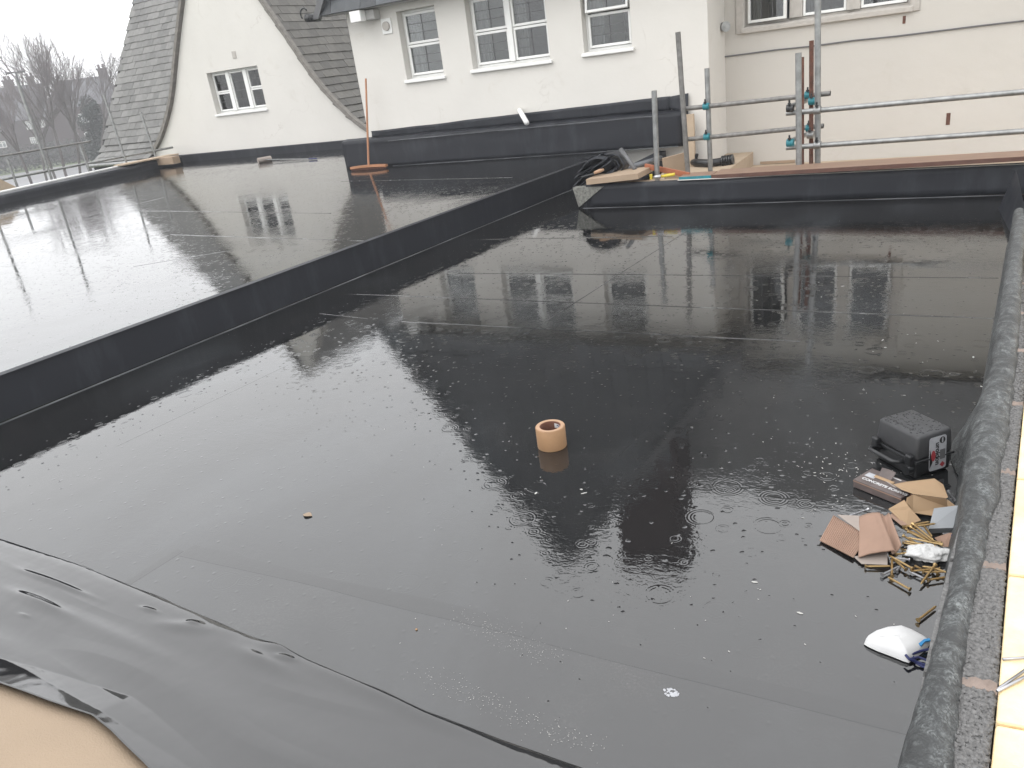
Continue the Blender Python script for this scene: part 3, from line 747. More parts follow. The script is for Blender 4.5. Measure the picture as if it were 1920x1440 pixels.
# ================================================================== RIGHT SCAFFOLD
def pole(name, p, q, r, mat, label, cat, group=None, n=14):
    p, q = Vector(p), Vector(q); m = MB(); m.tube((0, 0, 0), q-p, r, n=n, cap=False); m.tube((0, 0, 0), (q-p)*.9999, r*.86, n=n, cap=False)
    o = m.build(name, mat); o.location = p; sharp(o); return tag(o, label, cat, group)
def post_at(u0, v0, u1, v1, Y, r, mat, label, zb=-.17, g='scaffold tubes by the wall'):
    a, b = gy(u0, v0, Y), gy(u1, v1, Y); a = a+(b-a)*((zb-a.z)/(b.z-a.z)); return pole('scaffold_post', a, b, r, mat, label, 'scaffold', g)
post_at(1288, 300, 1271, 60, 8.55, .027, 'galvanised_dull', 'tall dull grey scaffold post left of the teal couplers')
post_at(1332, 318, 1325.5, 128, 8.60, .026, 'galvanised', 'scaffold post carrying two teal couplers near wall corner')
post_at(1232, 325, 1226.5, 170, 7.60, .026, 'galvanised', 'short pale scaffold post in front of the black wall upstand')
post_at(1498, 307, 1497, 99, 7.70, .027, 'galvanised', 'broad pale scaffold post left of the rusty one')
post_at(1521, 304, 1521.5, 76, 8.35, .021, 'rust', 'rusty brown scaffold post between two grey ones')
post_at(1533, 304, 1533.5, -60, 8.12, .028, 'galvanised', 'tallest grey scaffold post crossing the mullioned window')
post_at(1504, 304, 1504, 107, 8.0, .018, 'rust', 'thin dark post edge just behind broad pale post')
def rail(u0, v0, u1, v1, Y0, Y1, mat, label, r=.024):
    return pole('scaffold_rail', gy(u0, v0, Y0), gy(u1, v1, Y1), r, mat, label, 'scaffold', 'scaffold tubes by the wall')
rail(1279, 204.5, 1557, 175, 8.62, 8.45, 'galvanised_dull', 'upper scaffold rail left of the tallest post')
rail(1282, 262, 1544, 236, 8.62, 8.45, 'galvanised_dull', 'lower scaffold rail left of the tallest post')
rail(1474, 212.5, 2000, 165, 7.98, 7.98, 'galvanised', 'upper long scaffold rail at far right across cream wall')
rail(1474, 277, 2000, 240.5, 7.98, 7.98, 'galvanised', 'lower long scaffold rail at far right across cream wall')
rail(1480, 200, 1520, 186, 7.85, 8.7, 'galvanised', 'upper short scaffold tube with open end facing the roof', .022)
rail(1480, 265, 1520, 249, 7.85, 8.7, 'galvanised', 'lower short scaffold tube with open end facing the roof', .022)
def coupler(u, v, Y, mat, label, size=1.):
    e = empty('scaffold_coupler', gy(u, v, Y), 0, label, 'coupler', 'scaffold couplers')
    m = MB(); m.tube((-.03*size, 0, 0), (.03*size, 0, 0), .036*size, n=12); m.tube((0, .03, -.03*size), (0, .03, .03*size), .036*size, n=12); m.build('clamp', mat, e, bevel=.004, seg=1)
    m = MB(); m.tube((0, -.03, .03), (0, -.03, .075*size), .009, n=6).tube((0, -.03, .035), (0, -.03, .05), .017, n=6); m.build('bolt', 'dark_plastic', e)
for u, v, Y, mat, lab in [(1323.5, 199.5, 8.56, 'teal_paint', 'upper teal coupler on post near wall corner'), (1325, 256.5, 8.56, 'teal_paint', 'lower teal coupler on post near wall corner'),
                        (1515, 178, 8.42, 'teal_paint', 'upper teal coupler beside the rusty post'), (1517, 240, 8.42, 'teal_paint', 'lower teal coupler beside the rusty post'),
                        (1522, 190, 8.3, 'teal_paint', 'small teal coupler just under the upper one at rusty post'), (1519, 253, 8.3, 'galvanised', 'grey coupler under the lower teal one at rusty post'),
                        (1481, 203, 7.86, 'dark_plastic', 'dark coupler at the end of the upper short tube'), (1481, 268, 7.86, 'teal_paint', 'teal and grey coupler at end of lower short tube'),
                        (1532, 207, 7.95, 'galvanised', 'grey coupler where upper right rail crosses the tallest post'), (1532, 272, 7.95, 'galvanised', 'grey coupler where lower right rail crosses the tallest post')]:
    coupler(u, v, Y, mat, lab)

# deck boards and loose items behind the deck upstand
def plank(name, mat, p, q, wd, th, label, cat='board', edgemat=None, group=None):
    """board from p to q (centre of near top edge), width away from camera"""
    p, q = Vector(p), Vector(q); d = (q-p); L = d.length; rz = math.atan2(d.y, d.x); rx = -math.atan2(d.z, math.hypot(d.x, d.y))
    e = empty(name, p, 0, label, cat, group); e.rotation_euler = (0, rx, rz)
    boxobj('face', mat, e, 0, L, .004, wd, -th, 0, bevel=.003, seg=1)
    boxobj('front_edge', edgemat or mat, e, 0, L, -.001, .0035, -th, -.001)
    return e
pa, pb = Vector((-1.97, YL-.01, .275)), Vector((.62, YL-.10, .315))
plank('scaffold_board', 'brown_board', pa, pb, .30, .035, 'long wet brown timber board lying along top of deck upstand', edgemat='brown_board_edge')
te = plank('painted_board_end', 'brown_board', Vector((-2.29, YL-.0, .268)), Vector((-1.98, YL-.006, .272)), .23, .035, 'teal painted end of board beside the yellow pliers', edgemat='teal_paint')
plank('insulation_slab', 'tan_board', gy(1099, 343, YL-.05)+Vector((0, 0, .035)), gy(1196, 330, YL-.06)+Vector((0, 0, .025)), .42, .055, 'thick tan insulation slab on the corner of deck upstand')
plank('red_strip', 'red_board', gy(1209, 307, YL+.30), gy(1292, 324, YL+.12), .02, .05, 'orange red timber strip lying beyond the pale scaffold post')
plank('tan_panel', 'tan_board', gy(1243, 297, 8.5), gy(1288, 285, 8.7), .03, .50, 'tan board panel propped behind the tall grey post')
plank('loose_board', 'tan_board', gz(1425, 303, -.13), gz(1490, 300, -.13), .5, .035, 'flat tan board on deck behind broad pale post')
plank('offcut', 'pale_board', gz(1392, 303, -.12), gz(1416, 301, -.12), .14, .045, 'small pale wood offcut on deck')
# black duct
e = empty('flexible_duct', gz(1335, 306, .0), 0, 'black ribbed flexible duct lying at foot of the wall', 'duct')
def dpts(): return [gz(u, v, .05) for u, v in ((1292, 303), (1310, 305), (1330, 306), (1350, 303), (1372, 299))]
m = MB(); m.path([p-e.location for p in dpts()], .045, 12); m.build('hose', 'dark_plastic', e, smooth=True)
m = MB()
for i in range(5):
    c = gz(1354+4.5*i, 302-.7*i, .055)-e.location; m.tube(c, c+Vector((.018, 0, .002)), .062, n=16)
m.build('rib', 'dark_plastic', e)
m = MB(); m.tube(gz(1303, 304, .05)-e.location, gz(1303, 304, .05)+Vector((.03, 0, .1))-e.location, .02, n=8); m.build('spout', 'dark_plastic', e)
# rolled off-cut membrane heap
hp = empty('membrane_heap', gy(1125, 335, YL+.3), 0, 'crumpled black membrane roll heaped beside the insulation slab', 'membrane')
hc = gy(1148, 312, YL+.35)-hp.location
def coil(a, b):
    th = a*5*math.pi; r = .03+.0085*th+.006*noise.noise(Vector((th, b*3, 0))); sq = 1+.18*math.cos(6*th)*.3
    return (hc.x+r*math.cos(th)*sq, hc.y-.06+.22*b+.02*math.sin(th*2), hc.z+.005+r*math.sin(th)*.82)
grid('coil', coil, 110, 6, 'membrane', hp, .003)
rnd = random.Random(11)
for i, (A, B, Cc) in enumerate([((1140, 298), (1105, 320), (1076, 352)), ((1146, 304), (1112, 328), (1080, 358)), ((1132, 306), (1100, 318), (1079, 335)), ((1152, 322), (1118, 335), (1092, 352)), ((1128, 292), (1108, 303), (1085, 325)), ((1136, 300), (1110, 290), (1092, 318)), ((1145, 330), (1125, 338), (1100, 345))]):
    def flap(a, b, A=A, B=B, Cc=Cc, i=i):
        P = [gy(*q, YL+.22-.06*k) for k, q in enumerate((A, B, Cc))]
        c = P[0]*(1-a)**2+P[1]*2*a*(1-a)+P[2]*a*a
        c = c + Vector((.02*b, .12*(b-.3), .045*math.sin(b*math.pi)-.05*b)); return c-hp.location
    grid('flap', flap, 12, 6, 'membrane', hp, .004)
def flap(a, b):
    P, Q, R_ = gy(1112, 293, YL+.5), gy(1084, 300, YL+.5), gy(1170, 300, YL+.6)
    c = P.lerp(Q, a) if b == 0 else P.lerp(Q, a).lerp(R_+Vector((0, 0, -.05*a)), b)
    return c+Vector((0, 0, .02*math.sin(a*9)*math.sin(b*7)))-hp.location
grid('flap', flap, 10, 10, 'membrane', hp, .004)
tag(MB().path([gy(1164, 280, YL+.4), gy(1191, 318, YL+.25)], .022, 12).build('grey_pipe', 'lead', None, smooth=True), 'short grey plastic pipe leaning against the membrane heap', 'pipe')
tag(MB().path([gy(1175, 316, YL+.9), gy(1240, 296, YL+1.3)], .03, 10).build('lead_roll', 'membrane_seam', None, smooth=True), 'dark grey rolled strip lying behind the insulation slab', 'roll')
# pliers
pl = empty('pliers', gy(1240, 331, YL+.06), math.radians(8), 'pliers with yellow handles on top of the deck upstand', 'pliers')
for k, sx in ((0, 1), (1, -1)):
    m = MB(); m.path([(.0, 0, 0), (.05, .012*sx, .006), (.13, .02*sx, .012)], [.012, .014, .013], 8); m.build('handle', 'yellow_grip', pl, smooth=True)
m = MB(); m.path([(-.005, 0, 0), (-.05, .0, 0), (-.09, 0, -.005)], [.02, .02, .008], 8); m.build('jaw', 'steel', pl, smooth=True)
m = MB(); m.tube((-.10, 0, -.02), (-.10, 0, .03), .014, n=8); m.build('yellow_tip', 'yellow_grip', pl)
hm = empty('claw_hammer', gy(1112, 334, YL+.08)+Vector((0, 0, .02)), math.radians(15), 'small hammer with pale head on the insulation slab', 'hammer')
m = MB(); m.tube((-.12, 0, .0), (.06, 0, .03), .013, n=8); m.build('handle', 'dark_plastic', hm)
m = MB(); m.path([(.02, -.03, .035), (.07, 0, .045), (.11, .03, .05)], [.014, .02, .012], 8); m.build('head', 'tape_side', hm, smooth=True)

# ================================================================== LEFT ROOF EDGE
SXL = -16.05
for y, zt, lab in ((8.55, 2.35, 'leftmost thin scaffold post beyond roof edge'), (9.15, .95, 'shortest thin scaffold post beyond the roof edge'), (9.86, 2.4, 'second tall thin scaffold post beyond roof edge, counted from left'),
                   (10.72, 1.0, 'short thin scaffold post in front of the bare trees'), (11.62, 1.9, 'thin scaffold post crossing left end of the slate roof'), (12.40, 1.45, 'thin scaffold post nearest the gabled wall')):
    pole('scaffold_post', (SXL+.06*(y-8.5)-.02*(y-8.5), y, -1.0), (SXL, y, zt), .024, 'galvanised', lab, 'scaffold', 'scaffold tubes at the left edge')
pole('scaffold_rail', (SXL-.03, 5.5, .60), (SXL-.03, 13, .60), .024, 'galvanised', 'lower horizontal scaffold rail beyond left roof edge', 'scaffold', 'scaffold tubes at the left edge')
pole('scaffold_rail', (SXL-.03, 5.5, 1.02), (SXL-.03, 11.0, 1.02), .02, 'galvanised_dull', 'upper horizontal scaffold rail beyond left roof edge', 'scaffold', 'scaffold tubes at the left edge')
m = MB(); c = gx(10, 340, SXL+.1); m.prism([(0, -.3), (-.9, -.3), (-.9, .33), (-.55, .33), (0, -.12)], 0, .02, lambda p, t: (SXL+.12+t, c.y+.35+p[0], .38+p[1]))
tag(m.build('leaning_board', 'pale_board', None), 'beige board standing at the far left behind the roof edge', 'board')
tag(boxobj('loose_plank', 'tan_board', None, -15.9, -15.2, 12.2, 12.4, .30, .46, bevel=.01), 'short tan board end under the gutter', 'board')
tag(boxobj('pale_plank', 'pale_board', None, -16.0, -15.62, 11.3, 12.75, .445, .475, bevel=.006), 'narrow pale plank on the kerb below the gutter', 'board')
p = gz(255, 318, ZU)
tag(boxobj('sponge', 'tape_side', None, p.x-.14, p.x+.12, p.y-.06, p.y+.06, ZU+.002, ZU+.07, bevel=.02), 'small tan sponge block on upper roof by the left kerb', 'sponge')
p = gz(497, 304, ZU); q = gz(602, 299, ZU)
rl = empty('paint_roller', p, math.atan2((q-p).y, (q-p).x), 'paint roller lying on the upper roof at foot of the gable', 'roller')
m = MB(); m.tube((-.05, -.12, .05), (.02, .14, .05), .05, n=14); m.build('sleeve', 'cardboard_grey', rl)
L = (q-p).length; m = MB(); m.tube((.0, 0, .05), (L*.8, 0, .02), .009, n=8); m.build('pole', 'galvanised', rl)
m = MB(); m.tube((L*.8, 0, .022), (L*.93, 0, .02), .013, n=8); m.build('grip', 'navy', rl)

# broom
bp = gz(692, 319, ZU); bp.y = YU-.24; bp.x = gy(692, 316, bp.y).x
br = empty('broom', (bp.x, bp.y, ZU), math.radians(4), 'orange wooden broom standing upright against black wall upstand', 'broom')
top = gy(687, 147, YU-.02)
m = MB(); m.tube((0, 0, .05), (top.x-bp.x, top.y-bp.y, top.z-ZU), .0165, .014, 12); m.build('handle', 'orange_wood', br, smooth=False)
m = MB()
def bh(p, t): return (t, p[0]-.008*(1-(t/.32)**2)*0, p[1]-.012*(t/.32)**2+.020)
vs = []; nn = 12
for i in range(nn+1):
    t = -.32+.64*i/nn; vs += [bh(q, t) for q in ((-.03, .018), (.03, .018), (.03, .05), (-.03, .05))]
fs = [(i*4+k, i*4+(k+1) % 4, i*4+4+(k+1) % 4, i*4+4+k) for i in range(nn) for k in range(4)] + [(0, 1, 2, 3), tuple(nn*4+k for k in (3, 2, 1, 0))]
m.add(vs, fs); m.build('head', 'orange_wood', br)
m = MB()
for i in range(46):
    t = -.30+.6*i/45
    for q in (-.018, 0, .018):
        z_ = .040-.012*(t/.32)**2; m.tube((t, q, z_), (t+random.uniform(-.01, .01), q+random.uniform(-.012, .004), .003), .0035, n=4, cap=False)
bo = m.build('bristles', 'core', br); tag(bo, kind='stuff')
# ================================================================== THINGS ON THE LOWER ROOF
# tape
tp = empty('tape_roll', (-1.376, 2.562, 0), 0, 'roll of tan building tape standing on end in the middle of wet roof', 'tape')
R1, R0, TH = .0615, .041, .093
def ring(name, prof2, mat, parent, n=48):
    m = MB(); k = len(prof2); vs = [(r*math.cos(2*math.pi*i/n), r*math.sin(2*math.pi*i/n), z) for i in range(n) for r, z in prof2]
    fs = [(i*k+j, ((i+1) % n)*k+j, ((i+1) % n)*k+(j+1) % k, i*k+(j+1) % k) for i in range(n) for j in range(k)]
    m.add(vs, fs); return sharp(m.build(name, mat, parent), 35)
ring('tape_layers', [(R1-.001, .001), (R1, .003), (R1, TH-.003), (R1-.001, TH-.001), (R0+.0035, TH), (R0+.0035, .001)], 'tape', tp)
ring('side_face', [(R1-.003, TH-.0005), (R1-.003, TH+.0006), (R0+.003, TH+.0006), (R0+.003, TH-.0005)], 'tape_side', tp)
ring('core', [(R0+.0032, .0015), (R0+.0032, TH-.001), (R0, TH-.001), (R0, .0015)], 'core', tp)
def lab(a, b):
    th = math.radians(20+70*a); return ((R0-.0012)*math.cos(th), (R0-.0012)*math.sin(th), TH-.028+.02*b)
grid('core_label', lab, 12, 1, 'white_print', tp)
def lab(a, b):
    th = math.radians(50+22*a); return ((R0-.002)*math.cos(th), (R0-.002)*math.sin(th), TH-.017+.005*b)
grid('label_print', lab, 8, 1, 'navy', tp)

# tool case
cs = empty('tool_case', (-.046, 2.762, 0), math.atan2(-.69, .72), 'small black plastic tool case with handle beside the parapet', 'case')
W, D_, HC = .098, .078, .163
def frustum(x, y, z0, z1, k): 
    return [(-x, -y, z0), (x, -y, z0), (x, y, z0), (-x, y, z0), (-x*k, -y*k, z1), (x*k, -y*k, z1), (x*k, y*k, z1), (-x*k, y*k, z1)]
BF = [(0, 3, 2, 1), (4, 5, 6, 7), (0, 1, 5, 4), (1, 2, 6, 5), (2, 3, 7, 6), (3, 0, 4, 7)]
m = MB(); m.add(frustum(W, D_, .072, HC, .93), BF); lid = sharp(m.build('lid', 'case_lid', cs, bevel=.013, seg=3), 60)
m = MB(); m.add(frustum(W*.95, D_*.95, .002, .066, 1.05), BF); sharp(m.build('base', 'dark_plastic', cs, bevel=.010, seg=3), 60)
boxobj('rim', 'dark_plastic', cs, -W-.004, W+.004, -D_-.004, D_+.004, .064, .074, bevel=.003)
m = MB(); m.path([(-.062, -D_-.003, .06), (-.062, -D_-.048, .070), (-.05, -D_-.06, .072), (.05, -D_-.06, .072), (.062, -D_-.048, .070), (.062, -D_-.003, .06)], .0075, 10); m.build('handle', 'dark_plastic', cs, smooth=True)
for sx in (-1, 1):
    boxobj('latch', 'dark_plastic', cs, sx*.078-.014, sx*.078+.014, -D_-.022, -D_-.002, .035, .095, bevel=.005)
m = MB(); m.tube((.08, -D_-.028, .042), (.08, -D_-.006, .042), .018, n=18); m.build('latch_wheel', 'dark_plastic', cs)
boxobj('lid_groove', 'black_print', cs, -W*.90, W*.5, -D_*.62, -D_*.62+.003, HC-.0005, HC+.0006)
# sticker on the right-hand face (+x), leaning with the lid
fM = Matrix.Translation((W+.0015, .008, .085)) @ Matrix.Rotation(math.radians(-4), 4, 'Y') @ Matrix.Rotation(math.radians(90), 4, 'Z') @ Matrix.Rotation(math.radians(90), 4, 'X')
def flat(name, poly, mat, parent, M, h0=0., h1=.0006):
    m = MB(); m.prism(poly, h0, h1, lambda p, t: (p[0], p[1], t)); me = m.mesh(name); me.transform(M); return link(name, me, mat, parent)
def rrect(w_, h_, r, cx=0, cy=0):
    return [(cx+sx*(w_-r)+r*math.cos(a), cy+sy*(h_-r)+r*math.sin(a)) for sx, sy, a0 in ((1, 1, 0), (-1, 1, 90), (-1, -1, 180), (1, -1, 270)) for a in [math.radians(a0+t) for t in (0, 30, 60, 90)]]
fM = Matrix.Translation((0, 0, 0)) @ fM
st_ = flat('sticker', rrect(.036, .062, .009), 'label_grey', cs, fM, 0, .0012)
flat('print_dot', [(.018+.012*math.cos(a*.4), .045+.012*math.sin(a*.4)) for a in range(16)], 'black_print', st_, fM, .0012, .0020)
flat('print_bar', rrect(.0028, .009, .001, .018, .045), 'label_grey', st_, fM, .0020, .0026)
flat('print_oval', [(-.019+.009*math.cos(a*.4), -.006+.02*math.sin(a*.4)) for a in range(16)], 'red_print', st_, fM, .0012, .0020)
flat('print_diamond', [(.02, -.036), (.031, -.046), (.02, -.056), (.009, -.046)], 'red_print', st_, fM, .0012, .0020)
flat('print_panel', rrect(.011, .018, .002, .02, -.008), 'lead', st_, fM, .0012, .0018)
flat('print_streak', [(-.034, .02), (-.022, -.03), (-.034, -.05)], 'black_print', st_, fM, .0012, .0018)
text('print_lettering', 'uroloon', 'black_print', st_, fM @ Matrix.Translation((-.001, -.002, .0012)) @ Matrix.Rotation(math.radians(-90), 4, 'Z'), .026, .0005, True)
# rain beads on the lid
m = MB(); rnd = random.Random(3)
for i in range(220):
    x, y = rnd.uniform(-W*.86, W*.86), rnd.uniform(-D_*.86, D_*.86); r = rnd.uniform(.0009, .0034)
    m.add([(x+v.x*r, y+v.y*r*rnd.uniform(.8, 1.4), HC+v.z*r*.45) for v in iv], iff)
s = N('water_bead'); s.col((.02, .02, .022)); s.rough(.03); s.set('IOR', 1.33)
tag(m.build('rain_beads', 'water_bead', cs, smooth=True), kind='stuff')

# carton of screws
A, B = gz(1599, 914), gz(1688, 950); ax = (B-A).normalized(); rz = math.atan2(ax.y, ax.x)
cb = empty('screw_carton', A, rz, 'torn dark printed carton lettered concrete screws, in front of tool case', 'carton')
CL, CW, CH = .175, .105, .034
m = MB(); m.box(0, CL, 0, CW, .002, CH); m.build('carton_body', 'carton_print', cb, bevel=.002, seg=1)
text('lettering', 'CONCRETE SCREWS', 'white_print', cb, Matrix.Translation((.098, .026, CH+.0006)), .0175, .0003, True)
boxobj('grey_patch', 'label_grey', cb, .012, .046, .045, .072, CH, CH+.0008); boxobj('white_bar', 'white_print', cb, .075, .115, .092, .097, CH, CH+.0008)
boxobj('pale_edge', 'cardboard_pink', cb, .0, CL, -.0008, .0, .026, .029)
def flapf(a, b): return (.045+.05*a, .058+.035*b+.004*math.sin(a*3), CH+.002+.022*b*b)
grid('torn_flap', flapf, 8, 5, 'carton_print', cb, .001)
def flapf(a, b): return (.04+.07*a, .055+.012*b, CH+.0015+.003*b)
grid('torn_edge', flapf, 8, 3, 'cardboard', cb, .0012)
m = MB(); m.prism([(.075, .058), (.082, .06), (.13, .045), (.128, .040)], 0, .0008, lambda p, t: (p[0], p[1], CH+.001+t)); m.build('peeled_strip', 'cardboard_grey', cb)

# open tan carton
def poly3(name, pts, mat, parent, th=.002):
    """flat card piece through 3D points"""
    pts = [Vector(p) for p in pts]; n = (pts[1]-pts[0]).cross(pts[2]-pts[0]).normalized()
    m = MB(); k = len(pts); m.add(pts + [p-n*th for p in pts], [tuple(range(k)), tuple(reversed(range(k, 2*k)))] + [(i, k+i, k+(i+1) % k, (i+1) % k) for i in range(k)])
    return m.build(name, mat, parent)
oc = empty('open_carton', (0, 0, 0), 0, 'open tan cardboard carton crushed against the parapet above the screws', 'carton')
q = lambda u, v, z: gz(u, v, z)
poly3('top_flap', [q(1674, 908, .050), q(1700, 903, .055), q(1752, 897, .058), q(1768, 908, .056), q(1777, 932, .056), q(1774, 934, .055), q(1712, 926, .056), q(1690, 918, .052)], 'cardboard', oc)
poly3('front_panel', [q(1700, 934, .054), q(1712, 928, .055), q(1774, 936, .054), q(1778, 952, .018), q(1752, 968, .012), q(1712, 962, .012), q(1698, 946, .03)], 'cardboard', oc)
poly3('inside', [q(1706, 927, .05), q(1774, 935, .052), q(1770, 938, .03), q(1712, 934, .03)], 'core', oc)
poly3('left_flap', [q(1666, 955, .012), q(1696, 938, .036), q(1704, 950, .034), q(1727, 976, .014), q(1700, 988, .006)], 'cardboard', oc)
poly3('side_strip', [q(1674, 962, .006), q(1702, 985, .010), q(1690, 986, .004), q(1668, 968, .004)], 'cardboard_pink', oc)
poly3('right_flap', [q(1776, 936, .05), q(1794, 950, .035), q(1795, 959, .012), q(1778, 956, .02)], 'cardboard', oc)
# pale printed carton by the parapet
gc = empty('pale_carton', (0, 0, 0), 0, 'pale grey printed carton with small blue ring, leaning at the parapet', 'carton')
G0, G1, G2, G3 = q(1752, 962, .035), q(1800, 956, .05), q(1800, 998, .012), q(1742, 1000, .004)
poly3('printed_face', [G0, G1, G2, G3], 'pale_carton', gc, .03)
gn = (G1-G0).cross(G2-G0).normalized(); gn = gn if gn.z > 0 else -gn
def onface(a, b): return (G0.lerp(G1, a)).lerp(G3.lerp(G2, a), b)+gn*.0016
poly3('blue_corner', [onface(0, 0), onface(.22, 0), onface(.3, .5), onface(.2, 1), onface(0, 1)], 'navy', gc, .001)
poly3('white_arc', [onface(.12, .2), onface(.28, .15), onface(.36, .5), onface(.30, .95), onface(.15, .9)], 'label_grey', gc, -.0012)
gM = Matrix((((G1-G0).normalized()), gn.cross((G1-G0).normalized()), gn)).transposed().to_4x4(); gM.translation = onface(.80, .80)
text('ce_mark', 'CE', 'navy', gc, gM, .018, .0003, True)
poly3('torn_panel', [q(1752, 1008, .012), q(1780, 999, .03), q(1798, 1000, .03), q(1796, 1024, .012), q(1768, 1025, .008)], 'cardboard_pink', gc)
poly3('navy_panel', [q(1783, 1003, .034), q(1798, 998, .036), q(1798, 1022, .02), q(1790, 1018, .026)], 'navy', gc)
# corrugated card
cc = empty('corrugated_card', (0, 0, 0), 0, 'wet crumpled corrugated cardboard sheet left of the brass screws', 'cardboard')
K = [(1537, 1012), (1562, 966), (1612, 968), (1648, 964), (1690, 1030), (1675, 1042), (1607, 1050)]
def bil(P, a, b): return (P[0].lerp(P[1], a)).lerp(P[3].lerp(P[2], a), b)
PA = [q(1537, 1014, .006), q(1563, 967, .012), q(1628, 1006, .018), q(1600, 1046, .010)]
def corr(a, b):
    p_ = bil(PA, a, b); p_.z += .0016*math.sin(b*2*math.pi*21); return p_
grid('fluted_face', corr, 10, 190, 'cardboard_pink', cc, .0012)
poly3('wet_patch', [q(1570, 966, .014), q(1614, 968, .019), q(1632, 1004, .021), q(1627, 1008, .020)], 'cardboard_grey', cc)
def fold(a, b):
    P = [q(1612, 970, .018), q(1650, 963, .034), q(1678, 1034, .034), q(1610, 1046, .012)]
    p_ = bil(P, a, b); p_.z += .006*math.sin(a*math.pi)+.002*noise.noise(Vector((a*5, b*5, 1))); return p_
grid('folded_face', fold, 16, 16, 'cardboard_pink', cc, .004)
def fold(a, b):
    P = [q(1652, 964, .036), q(1668, 962, .046), q(1691, 1022, .04), q(1672, 1040, .012)]
    p_ = bil(P, a, b); p_.z -= .010*math.sin(a*math.pi); return p_
grid('raised_fold', fold, 10, 12, 'cardboard_pink', cc, .003)
poly3('under_ply', [q(1600, 1044, .006), q(1664, 1036, .008), q(1664, 1060, .006), q(1616, 1058, .005)], 'cardboard_grey', cc)
# tissue
ts = empty('tissue', q(1740, 1046, .0), 0, 'crumpled white tissue lying among the brass screws', 'tissue')
bmt = bmesh.new(); bmesh.ops.create_icosphere(bmt, subdivisions=4, radius=1)
for v in bmt.verts:
    n_ = noise.fractal(v.co*1.6+Vector((3, 1, 2)), 1., 2., 4); k = 1+.34*n_
    v.co = Vector((v.co.x*.058*k, v.co.y*.034*k, max(-.0, .016+v.co.z*.021*k)))
me = bpy.data.meshes.new('paper'); bmt.to_mesh(me); bmt.free()
for p_ in me.polygons: p_.use_smooth = True
o = link('paper', me, 'tissue', ts); o.rotation_euler.z = .25

# screws ------------------------------------------------------------------------------
def screw_mesh():
    m = MB(); L = 1.0; r = .034
    m.tube((0, 0, 0), (.09, 0, 0), .085, .040, 10); m.tube((.09, 0, 0), (.93, 0, 0), r*.85, n=8); m.tube((.93, 0, 0), (1, 0, 0), r, .006, 8)
    return m
def thread_mesh():
    m = MB(); pts = [(.12+.8*i/120, .036*math.cos(i*.9), .036*math.sin(i*.9)) for i in range(121)]; m.path(pts, .012, 4); return m
SHM = {}
for mat in ('brass', 'steel'):
    a = screw_mesh().mesh('shank'); a.materials.append(MATS[mat]); b = thread_mesh().mesh('thread'); b.materials.append(MATS[mat]); SHM[mat] = (a, b)
zz_ = lambda u, v: gz(u, v)
O = (1520, 900); SC = 340/1920
SCR = [  # (head, tip) in zoomed pixels, z head, z tip, material, label
 ((978, 500), (1265, 440), .040, .044, 'b'), ((1100, 490), (1325, 462), .046, .050, 'b'), ((1078, 462), (1305, 640), .052, .044, 'b'),
 ((1060, 495), (1290, 655), .040, .036, 'b'), ((1195, 480), (1285, 600), .034, .036, 'b'), ((1030, 545), (1240, 640), .032, .030, 'b'),
 ((1400, 685), (1025, 608), .036, .030, 'b'), ((1318, 705), (985, 645), .026, .022, 'b'), ((1380, 672), (1090, 575), .030, .028, 'b'),
 ((970, 665), (1180, 700), .018, .018, 'b'), ((975, 740), (1120, 755), .012, .012, 'b'), ((900, 790), (1200, 740), .018, .024, 'b'),
 ((980, 590), (1150, 690), .022, .02, 'b'), ((1010, 520), (1215, 620), .028, .028, 'b'),
 ((1085, 940), (825, 795), .016, .018, 'b'), ((1010, 950), (870, 830), .010, .012, 'b'), ((860, 1020), (862, 830), .008, .012, 'b'),
 ((575, 915), (850, 912), .008, .010, 'b'), ((1055, 1160), (815, 1025), .008, .008, 'b'), ((1320, 895), (1165, 1105), .022, .010, 'b'),
 ((1185, 975), (1440, 972), .012, .012, 'b'), ((1370, 940), (1180, 915), .014, .012, 'b'), ((1480, 990), (1300, 930), .014, .014, 'b'),
 ((1060, 965), (1280, 945), .010, .012, 'b'), ((1240, 1060), (1490, 1020), .010, .010, 'b'), ((1180, 945), (1095, 905), .010, .010, 'b'), ((1350, 1005), (1290, 915), .008, .012, 'b'),
 ((610, 312), (400, 380), .012, .010, 's'), ((755, 1005), (940, 912), .008, .010, 's'), ((905, 970), (950, 910), .008, .010, 's'),
 ((1210, 1045), (1035, 965), .008, .008, 's'), ((1050, 845), (830, 818), .012, .012, 's'), ((1455, 1020-900+0), (1555, 250), .03, .02, 's')]
lab_special = {14: 'brass screw pointing at the lower corner of the corrugated cardboard', 16: 'brass screw standing out straight below corrugated cardboard', 17: 'brass screw lying along lower edge of the corrugated cardboard',
               18: 'brass screw lowest on the pile, apart on bare roof', 19: 'brass screw crossing steeply over others below the tissue', 24: 'brass screw lowest beside the parapet roll', 11: 'brass screw touching the left end of the tissue',
               27: 'single silver screw lying above corrugated cardboard', 28: 'silver screw pointing down left below the corrugated cardboard', 29: 'short silver screw next to lower brass screws', 30: 'silver screw below the tissue, pointing up left',
               31: 'silver screw between the corrugated cardboard and tissue', 32: 'silver screw behind the open tan carton'}
def add_screw(P, Q, mat, label, group):
    d = Q-P; L = d.length; e = empty('screw', P, 0, label, 'screw', group)
    e.rotation_mode = 'QUATERNION'; e.rotation_quaternion = d.to_track_quat('X', 'Z'); 
    for me, nm in zip(SHM[mat], ('shank', 'thread')):
        o = link(nm, me, None, e); o.scale = (L, .078, .078)
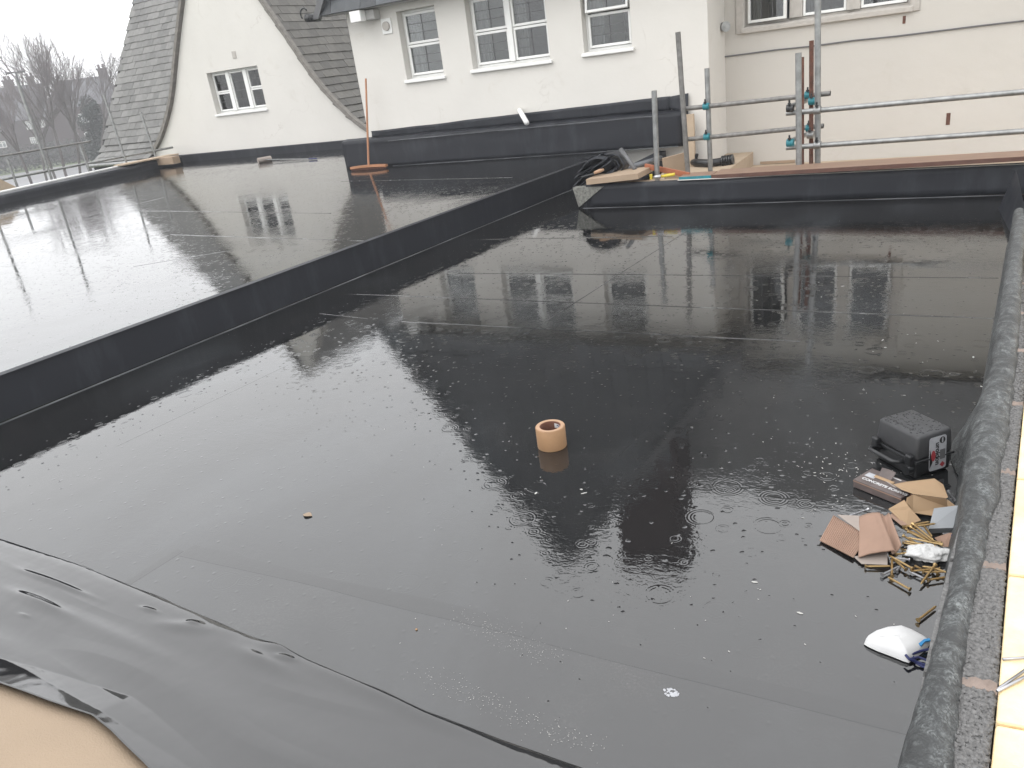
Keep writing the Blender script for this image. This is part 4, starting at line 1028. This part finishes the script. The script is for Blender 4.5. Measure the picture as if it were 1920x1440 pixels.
for i, (a, b, z0, z1, mt) in enumerate(SCR):
    P = gz(O[0]+a[0]*SC, O[1]+a[1]*SC, z0); Q = gz(O[0]+b[0]*SC, O[1]+b[1]*SC, z1)
    mt = 'brass' if mt == 'b' else 'steel'
    add_screw(P, Q, mt, lab_special.get(i, ('brass screw in the heap beside the open tan carton' if i < 14 else 'brass screw in the loose layer below the tissue')), 'screws spilled by the parapet')
add_screw(gz(1721, 1163, .008), gz(1756, 1136, .008), 'brass', 'lone brass screw between the screw pile and dust mask', 'screws spilled by the parapet')

# dust mask
mk = empty('dust_mask', (0, 0, 0), 0, 'white cup dust mask with navy straps on roof near the parapet', 'mask')
A, B, Cc = gz(1620, 1207), gz(1745, 1205), gz(1690, 1180)
out = [(1620, 1208), (1624, 1197), (1640, 1187), (1662, 1180), (1690, 1177), (1712, 1185), (1732, 1196), (1746, 1206), (1738, 1216), (1728, 1226), (1714, 1235), (1704, 1243), (1694, 1240), (1672, 1231), (1645, 1221), (1628, 1213)]
op = [gz(u, v, .003) for u, v in out]; cen = sum(op, Vector())/len(op)
def maskf(a, b):
    k = a*len(op); i = int(k) % len(op); p_ = op[i].lerp(op[(i+1) % len(op)], k-int(k)); r = 1-b
    c = cen.lerp(p_, r if b < 1 else 0.); c.z = .003+.030*math.sqrt(max(0, 1-r**2.2))*(1+.05*noise.noise(Vector((a*4, b*3, 0)))); return c
grid('cup', maskf, 64, 14, 'mask_white', mk)
def band(pts, wd, name, mat, zs):
    P = [gz(u, v, z) for (u, v), z in zip(pts, zs)]; m = MB(); fine = []
    for i in range(len(P)-1):
        for k in range(5): fine.append(P[i].lerp(P[i+1], k/5))
    fine.append(P[-1]); m.path(fine, wd, 6); return m.build(name, mat, mk, smooth=True)
band([(1698, 1228), (1705, 1236), (1718, 1241), (1735, 1247), (1756, 1250)], .0034, 'strap', 'navy', (.022, .02, .010, .006, .006))
band([(1708, 1227), (1725, 1221), (1742, 1217), (1758, 1219), (1760, 1232), (1752, 1240)], .0034, 'strap', 'navy', (.014, .012, .012, .01, .006, .006))
band([(1706, 1236), (1722, 1232), (1738, 1238), (1757, 1243)], .003, 'strap', 'navy', (.01, .008, .006, .006))
band([(1712, 1230), (1716, 1242), (1730, 1250), (1752, 1256)], .003, 'strap', 'navy', (.008, .006, .005, .005))
P = [gz(u, v, .016) for u, v in ((1722, 1211), (1732, 1203), (1742, 1201), (1744, 1205), (1734, 1207), (1727, 1215))]
poly3('blue_mark', [p_+Vector((0, 0, .004)) for p_ in P], 'sky_blue_print', mk, .004)

# leaf, splash of mortar, pebble, flecks of debris
p = gz(577, 967); lf = grid('fallen_leaf', lambda a, b: (p.x+.045*(a-.5), p.y+.028*(b-.5)*math.sin(math.pi*min(.97, max(.03, a))), .003+.004*math.sin(a*3)), 8, 4, 'leaf_brown'); tag(lf, 'small brown leaf floating on wet roof left of centre', 'leaf')
p = gz(1258, 1299); m = MB(); rnd = random.Random(5)
for i in range(60):
    a, r = rnd.uniform(0, 6.28), rnd.uniform(0, 1)**.6; x, y = p.x+.019*r*math.cos(a), p.y+.013*r*math.sin(a); h_ = rnd.uniform(.0008, .0026)
    m.add([(x+v.x*h_*1.6, y+v.y*h_*1.6, .0005+max(0, v.z)*h_*.3) for v in iv], iff)
tag(m.build('mortar_splash', 'label_grey', None), 'pale dried splash mark on the roof at bottom right', 'splash')
p = gz(781, 1181); m = MB(); m.add([(p.x+v.x*.004, p.y+v.y*.004, .002+v.z*.003) for v in iv], iff); tag(m.build('pebble', 'tape', None, smooth=True), 'tiny orange pebble on the roof near the sheet edge', 'pebble')
m = MB(); rnd = random.Random(8)
def fleck(u, v, s_, z=0.):
    c = gz(u, v, z); a = rnd.uniform(0, 3.14); l_, w_ = s_*rnd.uniform(.7, 2.4), s_*rnd.uniform(.4, .8); ca, sa = math.cos(a), math.sin(a)
    m.add([(c.x+ca*v_.x*l_-sa*v_.y*w_, c.y+sa*v_.x*l_+ca*v_.y*w_, z+.001+max(-.2, v_.z)*s_*.35) for v_ in iv], iff)
for u, v in ((1095, 925), (800, 735), (1090, 918), (1005, 925), (1580, 537), (1540, 557), (1655, 638), (1660, 652), (1415, 1092), (1840, 725), (1825, 670), (1900, 490), (1862, 625), (1500, 1150)): fleck(u, v, .006)
for i in range(90): fleck(rnd.gauss(1650, 130), rnd.gauss(830, 150), rnd.uniform(.0012, .003))
for i in range(60): fleck(rnd.uniform(700, 1700), rnd.uniform(640, 1250), rnd.uniform(.001, .0026))
for i in range(70): fleck(rnd.gauss(1600, 60), rnd.gauss(885, 30), rnd.uniform(.0015, .0035))
for i in range(260): t = rnd.random(); fleck(790+330*t+rnd.gauss(0, 22), 1262+145*t+rnd.gauss(0, 10), rnd.uniform(.0006, .0013))
for i in range(240): t = rnd.random(); fleck(860+190*t+rnd.gauss(0, 18), 1155+80*t+rnd.gauss(0, 12), rnd.uniform(.0005, .0011))
d_ = m.build('roof_debris', 'fleck', None); tag(d_, 'scattered pale flecks of grit and plastic on the wet roof', 'debris', kind='stuff')

# ================================================================== BACKGROUND AT THE LEFT
bd = ray(110, 240); bd.z = 0; bd.normalize(); bs = Vector((bd.y, -bd.x, 0))    # away, and to the right as seen
def far(u, v, D):
    d = ray(u, v); t = D/(d.x*bd.x+d.y*bd.y); return EYE+d*t
def sz(u, v, D): p_ = far(u, v, D); return (p_.dot(bs), p_.z)
def bgM(D): return Matrix(((bs.x, bd.x, 0, bd.x*D), (bs.y, bd.y, 0, bd.y*D), (0, 0, 1, 0), (0, 0, 0, 1)))
def far_house(name, label, D, s0, s1, ze, zr, depth, chim, winrects, hip=0.):
    e = empty(name, (bd*D+bs*(s0+s1)/2)+Vector((0, 0, GZ)), 0, label, 'house')
    M = bgM(D)
    def put(nm, m, mat, par=e, **k):
        me = m.mesh(nm, **k); me.transform(M); return link(nm, me, mat, par)
    put('wall', MB().box(s0, s1, 0, depth, GZ, ze), 'brick_far')
    m = MB(); o_ = .4
    m.add([(s0-o_, -o_, ze-.1), (s1+o_, -o_, ze-.1), (s1+o_, depth+o_, ze-.1), (s0-o_, depth+o_, ze-.1), (s0-o_+hip, depth/2, zr), (s1+o_-hip, depth/2, zr)],
          [(0, 1, 5, 4), (2, 3, 4, 5), (1, 2, 5), (3, 0, 4), (0, 3, 2, 1)])
    rf_ = put('roof', m, 'roof_far')
    for (c, zt, wd) in chim: put('chimney', MB().box(c-wd/2, c+wd/2, depth/2-.4, depth/2+.4, zr-1, zt).box(c-wd/2-.1, c+wd/2+.1, depth/2-.5, depth/2+.5, zt, zt+.15).tube((c-.25, depth/2, zt), (c-.25, depth/2, zt+.6), .15, n=8).tube((c+.25, depth/2, zt), (c+.25, depth/2, zt+.6), .15, n=8), 'brick_far', rf_)
    for (a, b, c, d, n) in winrects:
        t = .09; m = MB(); m.box(a, b, -.06, .05, c, c+t).box(a, b, -.06, .05, d-t, d)
        for i in range(n+1): x = a+(b-a-t)*i/n; m.box(x, x+t, -.06, .05, c+t, d-t)
        m.box(a+t, b-t, -.055, .04, c+(d-c)*.66, c+(d-c)*.66+t*.8)
        wn = put('window', m, 'white_paint')
        put('pane', MB().box(a+.02, b-.02, -.02, .0, c+.02, d-.02), 'pale_carton', wn)
    adopt(e); return e
DH = 122
def W_(u0, v0, u1, v1, D): 
    a, b = sz(u0, v0, D), sz(u1, v1, D); return min(a[0], b[0]), max(a[0], b[0]), min(a[1], b[1]), max(a[1], b[1])
z_e = sz(40, 224, DH)[1]; z_r = sz(40, 160, DH+4)[1]
wr1 = [W_(46, 228, 62, 242, DH)+(3,), W_(72, 224, 86, 238, DH)+(3,), W_(55, 258, 72, 270, DH)+(3,), W_(-14, 234, 3, 246, DH)+(3,), W_(-5, 266, 14, 276, DH)+(2,)]
far_house('brick_house', 'dark brick terraced house with two chimneys at the far left', DH, sz(-120, 230, DH)[0], sz(98, 230, DH)[0], z_e, z_r, 8, [(sz(17, 160, DH+4)[0], sz(17, 152, DH+4)[1], 1.25), (sz(57, 150, DH+4)[0], sz(57, 146, DH+4)[1], .9)], wr1)
D2 = 112
z_e = sz(170, 195, D2)[1]; z_r = sz(210, 140, D2+4)[1]
wr2 = [W_(145, 214, 178, 228, D2)+(5,), W_(139, 250, 148, 256, D2)+(1,), W_(157, 248, 165, 254, D2)+(1,), W_(172, 246, 180, 252, D2)+(1,), W_(189, 243, 199, 250, D2)+(1,), W_(159, 260, 171, 268, D2)+(2,)]
far_house('hipped_house', 'dark brick house with hipped pale roof behind the bare trees', D2, sz(90, 230, D2)[0], sz(262, 230, D2)[0], z_e, z_r, 8, [(sz(192, 135, D2+4)[0], sz(192, 130, D2+4)[1], 1.1)], wr2, hip=3.)

# road, pavement, verges
def slab(name, D0, D1, s0, s1, mat, z):
    m = MB(); m.add([tuple(bd*D0+bs*s0+Vector((0, 0, z))), tuple(bd*D0+bs*s1+Vector((0, 0, z))), tuple(bd*D1+bs*s1+Vector((0, 0, z))), tuple(bd*D1+bs*s0+Vector((0, 0, z)))], [(0, 1, 2, 3)])
    return tag(m.build(name, mat), kind='structure')
slab('road', 80, 104, -120, 120, 'path_wet', GZ+.01); slab('pavement', 52, 62, -120, 120, 'path_wet', GZ+.014)
# hedge in front of the houses
def foliage(m, c, rad, n, s_, rnd):
    for i in range(n):
        v = Vector((rnd.gauss(0, 1), rnd.gauss(0, 1), rnd.gauss(0, 1))).normalized()*rnd.uniform(.55, 1.05)
        p_ = Vector((c[0]+v.x*rad[0], c[1]+v.y*rad[1], c[2]+v.z*rad[2])); a = Vector((rnd.uniform(-1, 1), rnd.uniform(-1, 1), rnd.uniform(-1, 1))).normalized()*s_; b = a.orthogonal().normalized()*s_*.6
        m.add([p_-a, p_+b, p_+a, p_-b], [(0, 1, 2, 3)])
rnd = random.Random(12)
for k, (u0, u1, lab_) in enumerate(((-120, 8, 'dark hedge in front of far brick house at the left picture edge'), (12, 100, 'dark clipped hedge under the brick house windows'), (104, 240, 'dark hedge behind the bare tree trunks'))):
    D = 108; a, b = sz(u0, 280, D)[0], sz(u1, 280, D)[0]; m = MB()
    e = empty('hedge', bd*D+bs*(a+b)/2+Vector((0, 0, GZ)), 0, lab_, 'hedge', 'hedges by the far houses'); x = a
    while x < b:
        foliage(m, (x, 0, GZ+1.3), (1.1, .9, 1.5), 220, .15, rnd); x += .8
    me = m.mesh('foliage', recalc=False); me.transform(bgM(D)); link('foliage', me, 'hedge', e); adopt(e)

# bare trees
def tree(u, vb, D, ht, label, seedv, spread=.40, trunk=.10, levels=5):
    rnd = random.Random(seedv); base = far(u, vb, D); base.z = GZ
    e = empty('bare_tree', base, 0, label, 'tree', 'bare trees beyond the left roof edge')
    T, W2 = MB(), MB()
    def br_(p_, d, L, r, lv):
        n = 3; q_ = p_
        for i in range(n):
            d = (d+Vector((rnd.gauss(0, .08), rnd.gauss(0, .08), .05))).normalized(); q2 = q_+d*(L/n)
            (T if lv >= levels-1 else W2).tube(q_, q2, r*(1-.22*i/n), r*(1-.22*(i+1)/n), 6 if lv >= levels-1 else 3, cap=False); q_ = q2
            if lv > 0 and (lv < levels or i > 1):
                for _ in range(rnd.choice((1, 1, 2)) if lv < levels else 3):
                    ax_ = Vector((rnd.gauss(0, 1), rnd.gauss(0, 1), rnd.gauss(0, .3))).normalized()
                    nd = (d*(1-spread*.5)+ax_*spread).normalized(); br_(q_, nd, L*rnd.uniform(.5, .72), r*rnd.uniform(.42, .6), lv-1)
        if lv > 0: br_(q_, d, L*.62, r*.6, lv-1)
    br_(Vector((0, 0, 0)), Vector((rnd.gauss(0, .04), rnd.gauss(0, .04), 1)), ht*.42, trunk, levels)
    link('trunk', T.mesh('trunk', recalc=False), 'bark', e); link('crown', W2.mesh('crown', recalc=False), 'twig', e)
for k, (u, vb, D, vt, lab_) in enumerate([(56, 320, 60, 190, 'thin bare tree in front of the brick house chimneys'), (122, 320, 62, 112, 'tallest spiky bare tree left of slate roof'), (141, 315, 66, 140, 'bare tree just right of the tallest spiky one'),
                            (168, 312, 70, 122, 'rounded bare tree against the sky left of slate roof'), (186, 305, 74, 128, 'bare tree nearest to the slate roof edge'), (96, 312, 70, 165, 'small bare tree between the two far houses'), (78, 312, 76, 185, 'faint low bare tree under the second chimney')]):
    top_ = far(u, vt, D).z; tree(u, vb, D, (top_-GZ)*1.22, lab_, 20+k)
# evergreen bush
p = far(196, 300, 76); e = empty('evergreen_bush', (p.x, p.y, GZ), 0, 'dense dark evergreen shrub left of the slate roof', 'shrub')
m = MB(); rnd = random.Random(2); zt = far(196, 168, 76).z-GZ
for i in range(9): foliage(m, (rnd.gauss(0, .5), rnd.gauss(0, .5), zt*(.15+.085*i)), (1.5-.1*i, 1.5-.1*i, .9), 700, .085, rnd)
link('foliage', m.mesh('foliage', recalc=False), 'evergreen', e)
m = MB(); m.tube((0, 0, 0), (0, 0, zt*.8), .12, .04, 8); link('stem', m.mesh('stem'), 'bark', e)
# street lamp with two heads
p = far(29, 136, 62); e = empty('street_lamp', (p.x, p.y, GZ), 0, 'tall street lamp with two heads rising above the far roofs', 'street lamp')
m = MB(); m.tube((0, 0, 0), (0, 0, p.z-GZ), .06, .045, 8); m.build('pole', 'roof_far', e)
for sx in (-1, 1):
    m = MB(); m.path([tuple(Vector((0, 0, p.z-GZ))), tuple(bs*sx*.25+Vector((0, 0, p.z-GZ+.03))), tuple(bs*sx*.56+Vector((0, 0, p.z-GZ)))], [.03, .06, .08], 8); m.build('lamp_head', 'lead', e)
# bollard on the verge
p = far(66, 300, 45); m = MB(); m.box(-.18, .18, -.1, .1, 0, 1.0); o = m.build('bollard', 'cream_stone', None, bevel=.04); o.location = (p.x, p.y, GZ); tag(o, 'pale yellow bollard on the far verge', 'bollard')

# rain haze
m = MB(); m.box(-160, 40, -12, 110, GZ-1, 14); hz = m.build('haze', None); tag(hz, kind='stuff')
s = bpy.data.materials.new('haze'); s.use_nodes = True; s.node_tree.nodes.clear()
vo = s.node_tree.nodes.new('ShaderNodeVolumePrincipled'); ou = s.node_tree.nodes.new('ShaderNodeOutputMaterial')
vo.inputs['Color'].default_value = (.93, .94, .97, 1); vo.inputs['Density'].default_value = .0026; vo.inputs['Anisotropy'].default_value = .2
s.node_tree.links.new(vo.outputs[0], ou.inputs['Volume']); hz.data.materials.append(s)
